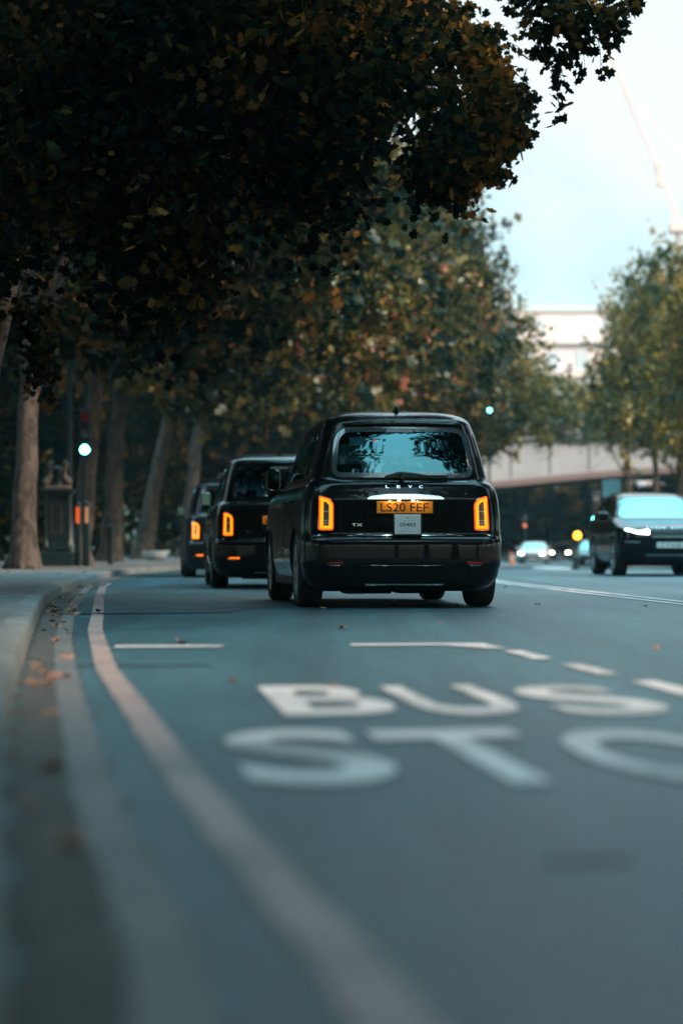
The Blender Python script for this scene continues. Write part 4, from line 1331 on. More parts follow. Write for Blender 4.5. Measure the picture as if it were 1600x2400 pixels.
    # inside: seats, head restraints, dashboard, partition
    seat = MB().box((0, .72, .95), (1.30, .22, .56), 0, .07).box((0, 1.0, .66), (1.30, .55, .18), 0, .06)
    st = seat.build('rear_seat', M['interior'], t, True)
    for x in (-.44, .0, .44):
        MB().box((x, .70, 1.285), (.26, .10, .12), 0, .04).build('head_restraint', M['interior'], st, True)
    dr = MB().box((.40, 2.75, .85), (.5, .14, .70), R(0), .06).build('driver_seat', M['interior'], t, True)
    MB().box((.40, 2.74, 1.30), (.28, .10, .20), 0, .05).build('head_restraint', M['interior'], dr, True)
    MB().box((0, 3.35, 1.02), (1.4, .5, .26), 0, .08).build('dashboard', M['interior'], t, True)
    MB().box((0, 2.3, .34), (1.5, 3.4, .05)).build('floor_pan', M['interior'], t)
    MB().box((-.40, .335, 1.545), (.15, .004, .075)).build('window_sticker', M['sticker'], t)
    MB().box((-.215, .5, 1.56), (.05, .01, .018)).build('roof_light', M['red_spot'], t)
    MB().tube([(.9 * 0 + .30, 3.05, 1.16), (.42, 2.98, 1.22), (.54, 3.05, 1.16), (.42, 3.10, 1.08), (.30, 3.05, 1.16)], .014, 6).build('steering_wheel', M['interior'], t)
    return t
YAW = R(6.4)
taxi = make_taxi('nearest black taxi, sharply in focus, yellow plate LS20 FEF and lit amber tail lamps')
def put_taxi(t, cx, d, yaw):
    t.location = (cx, d, 0); t.rotation_euler = (0, 0, yaw)
put_taxi(taxi, .585, 22.15, YAW)
taxi2 = copy_tree(taxi)
taxi2['label'] = 'middle black taxi, partly hidden by the front taxi left flank, blurred'
put_taxi(taxi2, -.80, 32.6, R(4.7))
taxi3 = copy_tree(taxi)
taxi3['label'] = 'rearmost black taxi at the left, mostly hidden behind the middle taxi'
put_taxi(taxi3, -1.96, 44.6, R(4.8))
for tt in (taxi2, taxi3):
    for ch in tt.children:
        if ch.name.startswith('bumper_reflector'):
            ch.data = ch.data.copy(); ch.data.materials.clear(); ch.data.materials.append(M['reflector_lit'])
        if ch.name.startswith('rear_window'):
            ch.data = ch.data.copy(); ch.data.materials.clear(); ch.data.materials.append(M['glass_dark'])
        if ch.name.startswith('window_surround'):
            ch.data = ch.data.copy(); ch.data.materials.clear(); ch.data.materials.append(M['frit_black'])

# ---- the sport utility car on the right, facing the camera
SV = Shape([(.20, .30, 4.50, .84), (.30, .10, 4.66, .93), (.45, .0, 4.75, .965), (.60, .0, 4.79, .970), (.75, .02, 4.80, .970), (.88, .05, 4.77, .965), (.95, .06, 4.70, .958),
            (1.0, .06, 4.52, .948), (1.06, .05, 4.12, .935), (1.11, .05, 3.80, .918), (1.15, .06, 3.66, .89), (1.30, .15, 3.40, .825), (1.45, .28, 3.12, .765),
            (1.58, .40, 2.86, .705), (1.63, .52, 2.66, .66), (1.67, .80, 2.35, .57), (1.69, 1.15, 2.05, .42), (1.70, 1.4, 1.8, .25)], .05, .13, (.25, .28), (.34, .36))
def SVF(u, v, off): return (u, SV.front(u, v) + off, v)
def SVR(u, v, off): return (u, SV.rear(u, v) - off, v)
def SVS(sg): return lambda u, v, off: (sg * (SV.side(u, v) + off), u, v)
def make_suv():
    t = vehicle('utility_car', (0, 0, 0), 0, 'large black utility car facing the camera at the right edge, headlamp lit', None, 'car')
    ws = rounded([(-.78, 1.165), (.78, 1.165), (.655, 1.585), (-.655, 1.585)], .09, 5)
    sws = [rounded(p, .05, 4) for p in ([(.62, 1.19), (1.25, 1.19), (1.25, 1.53), (.85, 1.50)], [(1.33, 1.19), (2.25, 1.19), (2.25, 1.56), (1.33, 1.55)], [(2.33, 1.19), (3.30, 1.19), (2.82, 1.50), (2.60, 1.56), (2.33, 1.56)])]
    rw = rounded([(-.66, 1.14), (.66, 1.14), (.56, 1.52), (-.56, 1.52)], .08, 5)
    SV.body('body', M['black_paint'], t, [(1.03, .37), (3.93, .37)], .42, [('front', inset(ws, .02)), ('rear', inset(rw, .02))] + [('side', inset(p, .012)) for p in sws])
    patch('windscreen', ws, SVF, M['glass_screen'], t, .004, .01)
    patch('windscreen_seal', inset(ws, -.02), SVF, M['frit_black'], t, .003, .01, ringto=inset(ws, .002))
    patch('rear_window', rw, SVR, M['glass_dark'], t, .004, .01)
    for sg in (-1, 1):
        for p in sws: patch('side_window', p, SVS(sg), M['glass_dark'], t, .003, .01)
        # headlamp: body, lit elements
        q = [(sg * .36, .80), (sg * .60, .82), (sg * .86, .895), (sg * .87, .955), (sg * .60, .935), (sg * .36, .915)]
        hp = rounded(q, .02, 3, .03)
        h = patch('headlamp', hp, SVF, M['frit_black'], t, .010, .02)
        q = [(sg * .38, .815), (sg * .60, .832), (sg * .83, .90), (sg * .83, .925), (sg * .74, .915), (sg * .62, .87), (sg * .46, .862), (sg * .44, .905), (sg * .38, .905)]
        patch('lit_strip', rounded(q, .01, 2, .03), SVF, M['head_lit'], h, .016, .01, K=3)
        q = [(sg * .56, .655), (sg * .84, .665), (sg * .83, .685), (sg * .56, .680)]
        patch('bumper_vent', rounded(q, .005, 2, .04), SVF, M['alloy'], t, .008, .01, K=1)
        mx = SV.side(3.35, 1.12)
        MB().tube([(sg * mx, 3.35, 1.12), (sg * (mx + .08), 3.36, 1.14)], .03, 8).build('mirror_arm', M['black_trim'], t)
        MB().box((sg * (mx + .19), 3.37, 1.19), (.25, .14, .17), 0, .06).build('door_mirror', M['black_paint'], t, True)
        for wy in (1.03, 3.93):
            wheel(t, sg * .85, wy, .37, .37, .26, sg, .27, 10)
        for y in (1.29, 2.29):
            q = [(y - .004, .40), (y + .004, .40), (y + .004, 1.15), (y - .004, 1.15)]
            patch('door_gap', rounded(q, .001, 1, .06), SVS(sg), M['groove'], t, .002, .004, K=1)
        q = [(sg * .62, .86), (sg * .86, .86), (sg * .86, .98), (sg * .62, .98)]
        patch('tail_lamp', rounded(q, .02, 3, .04), SVR, M['reflector'], t, .008, .02)
    q = [(-.34, .735), (.34, .735), (.35, .895), (-.35, .895)]
    g = patch('grille', rounded(q, .02, 3, .04), SVF, M['black_trim'], t, .006, .02)
    for z in (.765, .80, .835, .87):
        MB().tube([SVF(x, z, .012) for x in np.linspace(-.33, .33, 12)], .006, 6).build('grille_bar', M['alloy'] if z < .77 else M['dark_paint'], g, True)
    for ch, x in zip('RANGE ROVER', np.linspace(.40, -.40, 11)):
        if ch != ' ':
            text_part('badge_letter', ch, .030, (x, SV.front(x, .945) + .010, .945), M['chrome'], t, wfit=.042, facing=1, tilt=-.9, offset=.012)
    yp = SV.front(0, .60) + .012
    pl_ = MB().box((-.02, yp, .605), (.52, .010, .112), 0, .004).build('number_plate', M['plate_white'], t)
    text_part('plate_lettering', 'LC19 KGE', .078, (-.02, yp + .0065, .605), M['plate_ink'], pl_, wfit=.44, facing=1, offset=.006)
    q = [(-.42, .40), (.42, .40), (.46, .425), (-.46, .425)]
    patch('bumper_trim', rounded(q, .005, 2, .04), SVF, M['alloy'], t, .012, .02, K=1)
    q = [(-.50, .27), (.50, .27), (.46, .385), (-.46, .385)]
    patch('lower_grille', rounded(q, .02, 2, .04), SVF, M['black_trim'], t, .004, .01)
    MB().box((0, 2.4, .28), (1.35, 4.1, .10), 0, .02).build('underbody', M['rubber'], t)
    st = MB().box((-.38, 2.55, .95), (.5, .16, .62), 0, .06).box((.38, 2.55, .95), (.5, .16, .62), 0, .06)
    st.box((-.38, 2.53, 1.33), (.26, .1, .18), 0, .04).box((.38, 2.53, 1.33), (.26, .1, .18), 0, .04).build('front_seats', M['interior'], t, True)
    MB().box((0, 3.3, 1.0), (1.5, .5, .24), 0, .08).build('dashboard', M['interior'], t, True)
    for sg in (-1, 1):
        MB().tube([(sg * .60, y, 1.68 + .012 * math.sin((y - .9) * 1.9) - .02) for y in np.linspace(.9, 2.5, 8)], .013, 6).build('roof_rail', M['black_trim'], t, True)
    return t
suv = make_suv()
# front end at d=47.1, centre x=6.38
hd = R(180 + 1.8)
suv.rotation_euler = (0, 0, hd)
suv.location = Vector((6.36, 47.0, 0)) - Matrix.Rotation(hd, 3, 'Z') @ Vector((0, 4.8, 0))

# ---- plainer cars far away
HB = Shape([(.18, .25, 4.05, .76), (.28, .06, 4.22, .84), (.45, .0, 4.30, .88), (.62, .0, 4.32, .885), (.75, .04, 4.27, .88), (.82, .05, 4.10, .872), (.90, .06, 3.50, .86), (.95, .07, 3.28, .83),
            (1.1, .22, 3.0, .77), (1.28, .50, 2.66, .70), (1.36, .72, 2.45, .64), (1.41, 1.05, 2.2, .52), (1.43, 1.4, 1.95, .3)], .06, .14, (.25, .3), (.36, .42))
def HF(u, v, off): return (u, HB.front(u, v) + off, v)
def HR(u, v, off): return (u, HB.rear(u, v) - off, v)
def HS(sg): return lambda u, v, off: (sg * (HB.side(u, v) + off), u, v)
def make_small_car(paint, label, lamp, group, amber=False):
    t = vehicle('car', (0, 0, 0), 0, label, group, 'car')
    ws = rounded([(-.70, .985), (.70, .985), (.58, 1.33), (-.58, 1.33)], .08, 4)
    sws = [rounded(p, .04, 3) for p in ([(.75, .99), (1.7, .99), (1.7, 1.30), (1.05, 1.30)], [(1.78, .99), (2.9, .99), (2.45, 1.27), (1.78, 1.30)])]
    HB.body('body', paint, t, [(.80, .31), (3.40, .31)], .36, [('front', inset(ws, .02))] + [('side', inset(p, .01)) for p in sws], arch_in=.58)
    patch('windscreen', ws, HF, M['glass_screen'], t, .004, .01)
    q = rounded([(-.60, .97), (.60, .97), (.5, 1.27), (-.5, 1.27)], .06, 3)
    patch('rear_window', q, HR, M['glass_dark'], t, .006, .01)
    for sg in (-1, 1):
        for p in sws: patch('side_window', p, HS(sg), M['glass_dark'], t, .003, .01)
        q = rounded([(sg * .50, .60), (sg * .76, .62), (sg * .80, .72), (sg * .55, .70)], .02, 3, .04)
        patch('headlamp', q, HF, lamp, t, .010, .02)
        q = rounded([(sg * .60, .68), (sg * .80, .68), (sg * .80, .84), (sg * .60, .84)], .02, 3, .04)
        patch('tail_lamp', q, HR, M['reflector'], t, .010, .02)
        mx = HB.side(2.95, .92)
        MB().box((sg * (mx + .11), 2.95, 1.0), (.20, .10, .13), 0, .04).build('door_mirror', paint, t, True)
        for wy in (.80, 3.40): wheel(t, sg * .77, wy, .31, .31, .2, sg, .21, 8)
    q = rounded([(-.40, .42), (.40, .42), (.42, .58), (-.42, .58)], .03, 3, .04)
    patch('grille', q, HF, M['black_trim'], t, .006, .01)
    MB().box((0, HB.front(0, .38) + .01, .38), (.52, .01, .11), 0, .003).build('number_plate', M['plate_white'], t)
    MB().box((0, 2.15, .26), (1.2, 3.7, .08), 0, .02).build('underbody', M['rubber'], t)
    MB().box((0, 2.0, .88), (1.3, .16, .55), 0, .06).build('front_seats', M['interior'], t, True)
    return t
def place(t, x, d, yaw, L=4.32):
    a = R(180 + yaw)
    z = zg(x, d)
    t.rotation_euler = (0, 0, a)
    t.location = Vector((x, d, z)) - Matrix.Rotation(a, 3, 'Z') @ Vector((0, L, 0))
OG = 'oncoming cars in the distance'
silver = make_small_car(M['silver_paint'], 'distant silver car with both headlamps on, coming out from under the bridge', M['head_far'], OG)
place(silver, 12.4, 158, -9)
silver.scale = (1.08, 1, 1)
dark = make_small_car(M['dark_paint'], 'distant dark car with two warm glowing headlamps, right of the silver car', M['head_warm'], OG)
place(dark, 17.3, 192, -12)
third = make_small_car(M['dark_paint'], 'dark car half hidden behind the utility car, its windscreen shining cyan', M['lamp_core_bar'], OG)
place(third, 11.75, 114, -7)

# ------------------------------------------------------------------ bridge, building, crane
def bridge():
    D, W = 186.0, 22.0
    root = empty('bridge', (10, D, -.5))
    tag(root, 'wide grey stone road bridge with a shallow arch crossing over the road', 'bridge')
    o = Vector(root.location)
    xs = np.linspace(-45, 75, 61)
    def soff(x): return 4.55 + 1.75 * math.exp(-((x - 27) / 15.0) ** 2) if x < 27 else 6.3 - .0006 * (x - 27) ** 2
    top = lambda x: 9.35 + .012 * (x - 15)
    v, f = [], []
    for x in xs:
        b, t_ = soff(x) + .45, top(x)
        v += [(x - o.x, 0, b - o.z), (x - o.x, 0, t_ - o.z), (x - o.x, W, t_ - o.z), (x - o.x, W, b - o.z)]
    for i in range(len(xs) - 1):
        for k in range(4):
            f.append((i * 4 + k, i * 4 + (k + 1) % 4, i * 4 + 4 + (k + 1) % 4, i * 4 + 4 + k))
    f += [(0, 1, 2, 3), tuple((len(xs) - 1) * 4 + k for k in (3, 2, 1, 0))]
    mesh_obj('span', v, f, M['concrete'], root)
    # moulded lower edge, brown, standing proud
    v, f = [], []
    for x in xs:
        b = soff(x)
        v += [(x - o.x, -.35, b - o.z), (x - o.x, -.35, b + .46 - o.z), (x - o.x, W + .3, b + .46 - o.z), (x - o.x, W + .3, b - o.z)]
    for i in range(len(xs) - 1):
        for k in range(4):
            f.append((i * 4 + k, i * 4 + (k + 1) % 4, i * 4 + 4 + (k + 1) % 4, i * 4 + 4 + k))
    f += [(0, 1, 2, 3), tuple((len(xs) - 1) * 4 + k for k in (3, 2, 1, 0))]
    mesh_obj('lower_edge', v, f, M['brown_edge'], root)
    # cornice
    mb = MB()
    for i in range(len(xs) - 1):
        x = (xs[i] + xs[i + 1]) / 2
        mb.box((x - o.x, -.15, top(x) - .25 - o.z), (1.995, .5, .3))
    mb.build('cornice', M['concrete'], root)
    # vertical joints in the face
    for x in np.arange(-20, 60, 3.0):
        MB().box((x - o.x, -.012, (soff(x) + .6 + top(x) - .5) / 2 - o.z), (.10, .02, top(x) - soff(x) - 1.2)).build('joint_line', M['soffit'], root)
    # railing
    r = MB()
    for zz in (.25, .55, .95): r.tube([(x - o.x, .3, top(x) + zz - o.z) for x in xs], .06, 5)
    for x in np.arange(-45, 75, 1.5): r.box((x - o.x, .3, top(x) + .5 - o.z), (.12, .12, 1.0))
    r.build('parapet_railing', M['rail_white'], root)
    # abutments and piers
    for x, wx in ((4.5, 6.0), (33.5, 5.0)):
        MB().box((x - o.x, W / 2, (soff(x) + .0) / 2 - o.z - .3), (wx, W - 1, soff(x) + .55), 0, .1).build('abutment', M['concrete'], root)
    for x in (8.9, 29.2):
        for y in (1.0, 7.5, 14, 20.5):
            MB().lathe([(.55, 0), (.55, .3), (.42, .5), (.40, soff(x) - .2), (.55, soff(x) + .1), (.55, soff(x) + .5)], (x - o.x, y, -.02), 'z', 16).build('pier', M['concrete'], root, True, 40)
bridge()

def building():
    root = empty('building', (26, 262, 0))
    tag(root, 'pale pink stone building with a set back top storey beyond the bridge', 'building')
    MB().box((0, 9, 11.3), (34, 18, 22.6), 0).build('wall', M['building'], root)
    MB().box((0, 9, 23.1), (35, 19, .9)).build('cornice', M['building'], root)
    MB().box((1, 9.5, 25.0), (28, 13, 2.9)).build('top_storey', M['building'], root)
    MB().box((1, 9.5, 26.8), (29.5, 14, .6)).build('roof', M['rail_white'], root)
    for j in range(6):
        z = 3.2 + j * 3.4
        MB().box((0, -.15, z + 2.45), (34.2, .4, .35)).build('string_course', M['building'], root)
        for i in range(11):
            x = -15.5 + i * 3.1
            w_ = MB().box((x, -.03, z + .6), (1.3, .12, 2.1)).build('window', M['build_glass'], root)
            MB().box((x, -.16, z - .55), (1.7, .3, .16)).build('sill', M['building'], w_)
    for i in range(8):
        MB().box((-11.5 + i * 3.5, 2.95, 25.0), (1.8, .12, 1.3)).build('window', M['build_glass'], root)
building()

def crane():
    b = P(1600, 545, 300); tip = P(1425, 120, 300)
    root = empty('crane', (b.x, b.y, 0))
    tag(root, 'thin salmon coloured luffing crane against the sky at the upper right', 'crane')
    o = Vector(root.location)
    B, T = b - o, tip - o
    def lattice(a, c, hw, n, nm, rad=.09):
        mb = MB()
        d = (c - a).normalized()
        s1 = d.cross(Vector((0, 1, 0))).normalized() * hw; s2 = Vector((0, 1, 0)) * hw
        cs = [s1 + s2, s1 - s2, -s1 - s2, -s1 + s2]
        for q in cs: mb.tube([a + q, c + q * .6], rad, 5)
        for k in range(n):
            p = a.lerp(c, k / n); r_ = a.lerp(c, (k + 1) / n)
            for i in range(4):
                mb.tube([p + cs[i], r_ + cs[(i + 1) % 4]], rad * .55, 4)
        mb.build(nm, M['crane'], root)
    lattice(Vector((0, 0, 0)), Vector((0, 0, B.z)), .9, 18, 'mast', .12)
    lattice(B, T, .30, 26, 'jib', .05)
    MB().box((B.x + 1.5, 0, B.z + .6), (6.5, 2.4, 1.2), 0, .1).build('slewing_deck', M['crane'], root)
    MB().box((B.x + 4.3, 0, B.z + .3), (2.0, 2.2, 2.6), 0, .1).build('counterweight', M['concrete'], root)
    ap = B + Vector((2.2, 0, 7.0))
    mb = MB()
    mb.tube([B + Vector((.3, .7, .8)), ap], .14, 5).tube([B + Vector((4.0, .7, .8)), ap], .12, 5).tube([B + Vector((.3, -.7, .8)), ap], .14, 5)
    mb.build('a_frame', M['crane'], root)
    MB().tube([ap, B.lerp(T, .78)], .05, 4).build('stay_cable', M['crane'], root)
    # motion platform part way up the jib
    MB().box(tuple(B.lerp(T, .32)), (.8, .9, 2.8), 0, .1).build('winch_cabin', M['crane'], root)
crane()

# ------------------------------------------------------------------ street furniture on the left pavement
def cabinet():
    x, y = P(137, 1283, 57).x, 57.0
    root = empty('ornate_cabinet', (x, y, .12))
    tag(root, 'ornate dark cast iron pedestal with copper coloured scroll ornaments on top', 'pedestal')
    MB().box((0, 0, .17), (.74, .66, .34), 0, .02).build('plinth', M['iron'], root)
    MB().box((0, 0, .41), (.62, .54, .12), 0, .05).box((0, 0, .50), (.55, .48, .07), 0, .02).build('plinth_moulding', M['iron'], root)
    MB().box((-.01, 0, 1.10), (.50, .44, 1.14), 0, .015).build('body', M['iron'], root)
    for a, b in (((-.13, .60), (.09, .60)), ((-.11, 1.42), (.11, 1.42))):
        pass
    fr = MB()
    for c_, d_ in (((-.01, -.226, .78), (.23, .012, .014)), ((-.01, -.226, 1.44), (.23, .012, .014)), ((-.125, -.226, 1.11), (.014, .012, .646)), ((.105, -.226, 1.11), (.014, .012, .646))): fr.box(c_, d_)
    fr.build('panel_frame', M['iron_line'], root)
    for sx in (-1, 1):
        MB().lathe([(.075, .42), (.075, .50), (.045, .56), (.038, .7), (.035, 1.55), (.055, 1.62), (.055, 1.68)], (sx * .265, -.20, 0), 'z', 14).build('corner_column', M['iron'], root, True, 40)
    MB().box((0, 0, 1.72), (.70, .62, .06), 0, .02).box((0, 0, 1.78), (.78, .70, .045), 0, .015).build('cornice', M['iron'], root)
    MB().box((0, 0, 1.84), (.60, .54, .10), 0, .04).build('ornament_base', M['iron_worn'], root)
    for sx in (-1, 1):
        # scrolled bracket: a curled fish-like form
        pts = [(sx * .26, -.08, 1.88), (sx * .27, -.08, 1.99), (sx * .19, -.06, 2.07), (sx * .15, -.04, 2.17), (sx * .17, -.03, 2.30), (sx * .22, -.03, 2.40), (sx * .17, -.03, 2.45), (sx * .12, -.03, 2.40)]
        MB().tube(pts, [.05, .085, .07, .045, .04, .05, .05, .025], 10).build('scroll', M['iron_worn'], root, True, 60)
        MB().lathe([(.01, -.07), (.06, -.05), (.075, 0), (.06, .05), (.01, .07)], (sx * .27, -.12, 1.98), 'z', 12).build('scroll_head', M['iron_worn'], root, True, 60)
    MB().lathe([(.12, 0), (.09, .08), (.10, .22), (.15, .36), (.13, .42), (.04, .46)], (0, 0, 1.90), 'z', 16).build('urn', M['iron'], root, True, 40)
cabinet()
def lamp_post():
    x, y = P(163, 1283, 58.5).x, 58.5
    root = empty('lamp_post', (x, y, .12))
    tag(root, 'tall thin dark green lamp post rising out of sight behind the ornate pedestal', 'lamp post')
    MB().lathe([(.14, 0), (.14, .5), (.11, .55), (.09, 1.1), (.07, 1.2), (.06, 3.5), (.055, 9.0)], (0, 0, 0), 'z', 16).build('pole', M['iron'], root, True, 40)
    MB().lathe([(.085, 0), (.085, .12)], (0, 0, 3.35), 'z', 14).build('collar', M['iron'], root, True, 40)
    MB().tube([(0, 0, 8.9), (.1, -.1, 9.5), (.9, -.3, 9.7), (1.5, -.4, 9.6)], [.05, .045, .04, .03], 8).build('arm', M['iron'], root, True)
    MB().box((1.75, -.45, 9.55), (.7, .3, .14), .2, .05).build('lamp_head', M['iron'], root, True)
lamp_post()
def signal():
    x, y = P(200, 1283, 57.5).x, 57.5
    root = empty('traffic_signal', (x, y, .12))
    tag(root, 'slim dark signal post with a brilliant green cyan light facing the camera', 'traffic signal')
    MB().tube([(-.03, 0, 0), (0, 0, 2.55)], .04, 10).build('pole', M['iron'], root, True)
    hd_ = MB().box((0, 0, 3.15), (.26, .16, 1.15), 0, .03).build('signal_head', M['black_trim'], root, True)
    for k, (z, m_) in enumerate(((3.55, 'reflector'), (3.16, 'lamp_core'), (2.77, 'cyan_lamp'))):
        MB().lathe([(.105, 0), (.10, -.015), (.02, -.025)], (0, -.082, z), 'y', 20).build('signal_lens', M[m_], hd_, True)
        MB().lathe([(.10, 0), (.10, -.10)], (0, -.079, z), 'y', 20) if False else None
        vis = MB()
        vis.tube([(.105 * math.cos(a), -.12, z + .105 * math.sin(a)) for a in np.linspace(.1, 3.04, 12)], .012, 5)
        vis.build('visor', M['black_trim'], hd_)
signal()
def marker(x, y, h, m_, label, strip_m=None):
    root = empty('marker_post', (x, y, .12))
    tag(root, label, 'bollard', 'low posts on the left pavement')
    MB().box((0, 0, h / 2), (.14, .12, h), 0, .02).build('post', M['iron'], root, True)
    MB().lathe([(.075, 0), (.07, .04), (.03, .07)], (0, 0, h), 'z', 12).build('cap', M['iron'], root, True)
    if strip_m: MB().box((0, -.063, h - .25), (.075, .01, .38), 0, .004).build('reflective_strip', M[strip_m], root)
marker(P(183, 1283, 57).x, 57.0, 1.45, 'iron', 'dark marker post with a vivid orange strip beside the pedestal', 'orange_refl')
marker(P(204, 1283, 56.6).x, 56.6, 1.45, 'iron', 'dark marker post with a pale peach strip below the green light', 'peach_refl')
b = empty('bollard', (P(260, 1283, 62).x, 62, .12))
tag(b, 'plain dark green cylindrical bollard in front of the straight pale trunk', 'bollard', 'low posts on the left pavement')
MB().lathe([(.085, 0), (.08, .03), (.075, .9), (.085, .93), (.085, .99), (.05, 1.03)], (0, 0, 0), 'z', 18).build('post', M['iron'], b, True, 40)
MB().lathe([(.087, .70), (.087, .74)], (0, 0, 0), 'z', 18).build('band', M['iron'], b, True, 40)
# low white planter
pb = empty('planter', (P(364, 1283, 84).x, 84, .12))
tag(pb, 'low white rounded planter at the foot of the leaning tree', 'planter')
mb = MB(); mb.lathe([(.26, 0), (.38, .08), (.45, .26), (.46, .32), (.40, .32), (.38, .22)], (0, 0, 0), 'z', 24)
mb.build('bowl', M['white_obj'], pb, True, 40)
MB().lathe([(.37, .20), (.30, .24), (.05, .26)], (0, 0, 0), 'z', 18).build('soil', M['earth'], pb, True)
# other lit things in the distance
def pole_light(name, label, cat, x, y, z, m_, r, top_label='lamp', post_m='iron', head=True):
    g0 = zg(x, y) + (.12 if (x < kl(y) or x > kr(y)) else 0)
    root = empty(name, (x, y, g0))
    tag(root, label, cat)
    MB().lathe([(.09, 0), (.07, .3), (.05, .6), (.045, z - g0 - r)], (0, 0, 0), 'z', 12).build('post', M[post_m], root, True, 40)
    MB().lathe([(.02, -r), (r * .7, -r * .7), (r, 0), (r * .7, r * .7), (.02, r)], (0, 0, z - g0), 'z', 18).build(top_label, M[m_], root, True, 60)
    return root
p = P(1352, 1255, 104); pole_light('beacon', 'amber globe beacon glowing left of the black utility car', 'beacon', p.x, p.y, p.z, 'beacon', .16, 'globe')
p = P(1392, 1219, 70)
def far_signal(label, p, lamp, nm='signal_lens'):
    g0 = zg(p.x, p.y) + (.12 if (p.x < kl(p.y) or p.x > kr(p.y)) else 0)
    root = empty('traffic_signal', (p.x, p.y, g0))
    tag(root, label, 'traffic signal')
    h = p.z - g0
    MB().tube([(0, .05, 0), (0, .05, h + .7)], .05, 8).build('pole', M['iron'], root, True)
    hd_ = MB().box((0, -.08, h + .3), (.26, .16, .95), 0, .03).build('signal_head', M['black_trim'], root, True)
    MB().lathe([(.09, 0), (.08, -.02), (.02, -.03)], (0, -.162, h), 'y', 16).build(nm, M[lamp], hd_, True)
    MB().lathe([(.09, 0), (.08, -.02), (.02, -.03)], (0, -.162, h + .55), 'y', 16).build('signal_lens', M['lamp_core'], hd_, True)
p = P(1393, 1218, 66); far_signal('traffic signal lit cyan green beside the utility car door mirror', p, 'cyan_lamp_far')
p = P(1146, 962, 120); 
far_signal('high lamp post with pale cyan light among the leaves right of the front taxi', p, 'cyan_lamp_far')
p = P(1229, 1232, 172); far_signal('signal with a dull red light under the bridge above the silver car', p, 'red_signal')
def board(x, y, z, w_, h, label):
    root = empty('road_sign', (x, y, zg(x, y) + .12))
    tag(root, label, 'sign')
    g0 = root.location.z
    MB().tube([(0, .05, 0), (0, .05, z - g0 + h / 2)], .045, 8).build('post', M['iron'], root, True)
    MB().box((0, 0, z - g0), (w_, .03, h), 0, .01).build('sign_board', M['sign_blue'], root)
p = P(1421, 1146, 126); board(p.x, p.y, p.z, .45, .95, 'narrow pale blue sign under the bridge left of the utility car roof')
p = P(1441, 1144, 127); board(p.x, p.y, p.z, .55, .95, 'wider pale blue sign just above the utility car roof')
# traffic island and cone
isl = []
iv, jf = [], []
N_ = 28
for k in range(N_):
    a = 2 * math.pi * k / N_
    iv.append((.62 * math.cos(a) ** 1 , 6 * math.sin(a)))
ix, iy = 9.35, 108
bz = zg(ix, iy)
root = tag(empty('traffic_island', (ix, iy, bz)), 'low pale traffic island in the road left of the utility car wheels', 'traffic island')
vv = [(x * 1.12, y * 1.02, -.02) for x, y in iv] + [(x * 1.1, y * 1.01, .10) for x, y in iv] + [(x, y, .14) for x, y in iv]
ff = [(k, (k + 1) % N_, N_ + (k + 1) % N_, N_ + k) for k in range(N_)] + [(N_ + k, N_ + (k + 1) % N_, 2 * N_ + (k + 1) % N_, 2 * N_ + k) for k in range(N_)] + [tuple(2 * N_ + k for k in range(N_))]
mesh_obj('island_kerb', vv, ff, M['white_obj'], root)
cx_, cy_ = 10.55, 150
cn = tag(empty('traffic_cone', (cx_, cy_, zg(cx_, cy_))), 'orange traffic cone beside the left headlamp of the silver car', 'cone')
MB().lathe([(.17, .05), (.15, .10), (.05, .72), (.03, .74)], (0, 0, 0), 'z', 18).build('cone_body', M['cone'], cn, True, 40)
MB().box((0, 0, .03), (.42, .42, .05), 0, .02).build('cone_base', M['cone'], cn)
MB().lathe([(.125, .30), (.098, .45)], (0, 0, 0), 'z', 18).build('reflective_sleeve', M['plate_white'], cn, True)

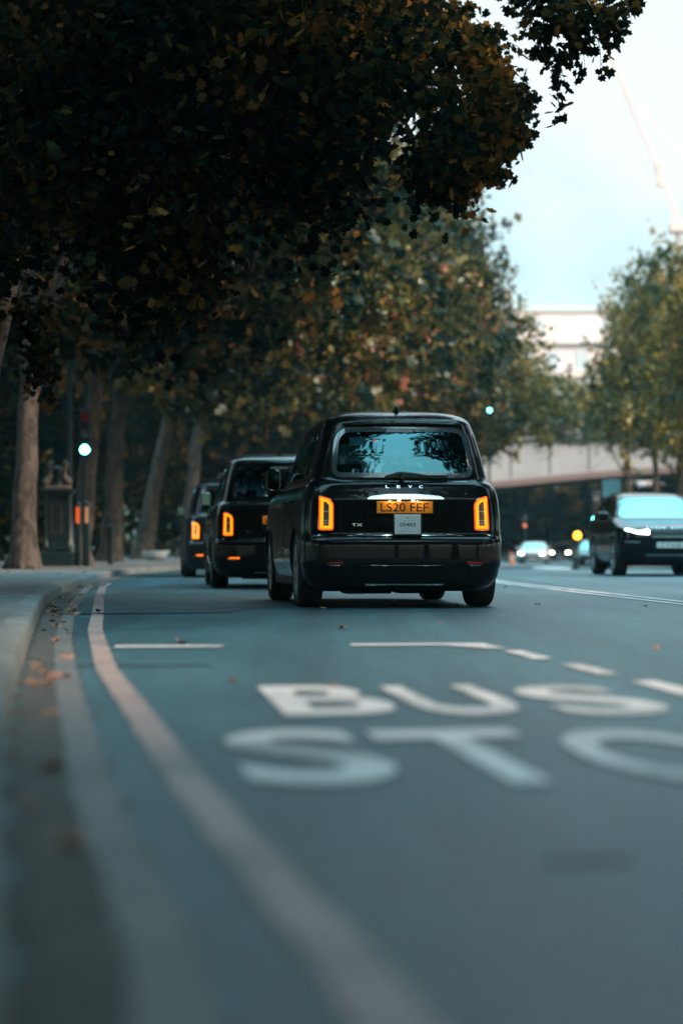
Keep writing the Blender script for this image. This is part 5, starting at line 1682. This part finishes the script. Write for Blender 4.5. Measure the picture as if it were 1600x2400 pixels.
# ------------------------------------------------------------------ fallen leaves
def litter_mesh(seed, size):
    g = np.random.default_rng(seed)
    c, s_ = math.cos(g.uniform(0, 6)), math.sin(g.uniform(0, 6))
    v, f = [], []
    curl = g.uniform(.2, .6)
    for x, y, z in LEAF:
        v.append((x * size, y * size, size * (curl * (x * x * 1.4 + .5 * abs(y) * y) + .05 + .06 * g.normal())))
    for t_ in LEAF_T: f.append(tuple(int(i) for i in t_))
    zmin = min(p[2] for p in v)
    v = [(a, b, c_ - zmin) for a, b, c_ in v]
    return v, f
protos = []
for k in range(5):
    v, f = litter_mesh(k, .07)
    me = bpy.data.meshes.new('fallen_leaf')
    me.from_pydata(v, [], f); me.materials.append(M['dry_leaf'])
    protos.append(me)
g = np.random.default_rng(99)
spots = []
for k in range(46):   # scattered along the gutter
    y = 4 + 34 * g.uniform(0, 1) ** 1.3
    spots.append((kl(y) + .04 + abs(g.normal()) * .12, y, .004))
for k in range(18):   # heap beside the drain patch
    y = 20.6 + g.normal() * .55
    spots.append((kl(y) + .08 + abs(g.normal()) * .16, y, .006 + g.uniform(0, .03)))
for k in range(22):   # farther heap
    y = 34 + g.normal() * 1.0
    spots.append((kl(y) + .08 + abs(g.normal()) * .18, y, .006 + g.uniform(0, .03)))
for k in range(20):   # on the road
    spots.append((g.uniform(-2, 3), g.uniform(6, 34), .006))
spots_ = [(-.52, 6.3, .006), (-.46, 5.15, .006), (-.40, 5.0, .006), (-.66, 6.35, .006), (-.60, 3.6, .006)]
for k in range(26):   # on the pavement
    y = g.uniform(16, 44)
    spots.append((kl(y) - .25 - abs(g.normal()) * 1.1, y, .127))
for i, (x, y, z) in enumerate(spots):
    o = link(bpy.data.objects.new('fallen_leaf', protos[i % 5]))
    o.location = (x, y, z)
    o.rotation_euler = (g.uniform(-.2, .2), g.uniform(-.2, .2), g.uniform(0, 6.28))
    sc_ = g.uniform(.6, 1.25)
    o.scale = (sc_, sc_, sc_)
    if z > .1: tag(o, 'small curled brown leaf fallen on the left pavement', 'leaf', 'leaves fallen on the pavement')
    else: tag(o, 'small curled brown leaf fallen on the road surface or gutter', 'leaf', 'leaves fallen on the road')

# ------------------------------------------------------------------ thin street haze
hm = bpy.data.materials.new('haze'); hm.use_nodes = True
ht = hm.node_tree; ht.nodes.clear()
ho = ht.nodes.new('ShaderNodeOutputMaterial')
hv = ht.nodes.new('ShaderNodeVolumePrincipled')
hv.inputs['Color'].default_value = (0.55, 0.90, 1.0, 1)
hv.inputs['Density'].default_value = 0.0002
hv.inputs['Anisotropy'].default_value = 0.3
ht.links.new(hv.outputs[0], ho.inputs['Volume'])
hz = MB().box((0, 150, 34), (700, 700, 74)).build('haze', hm)
tag(hz, None, kind='stuff')
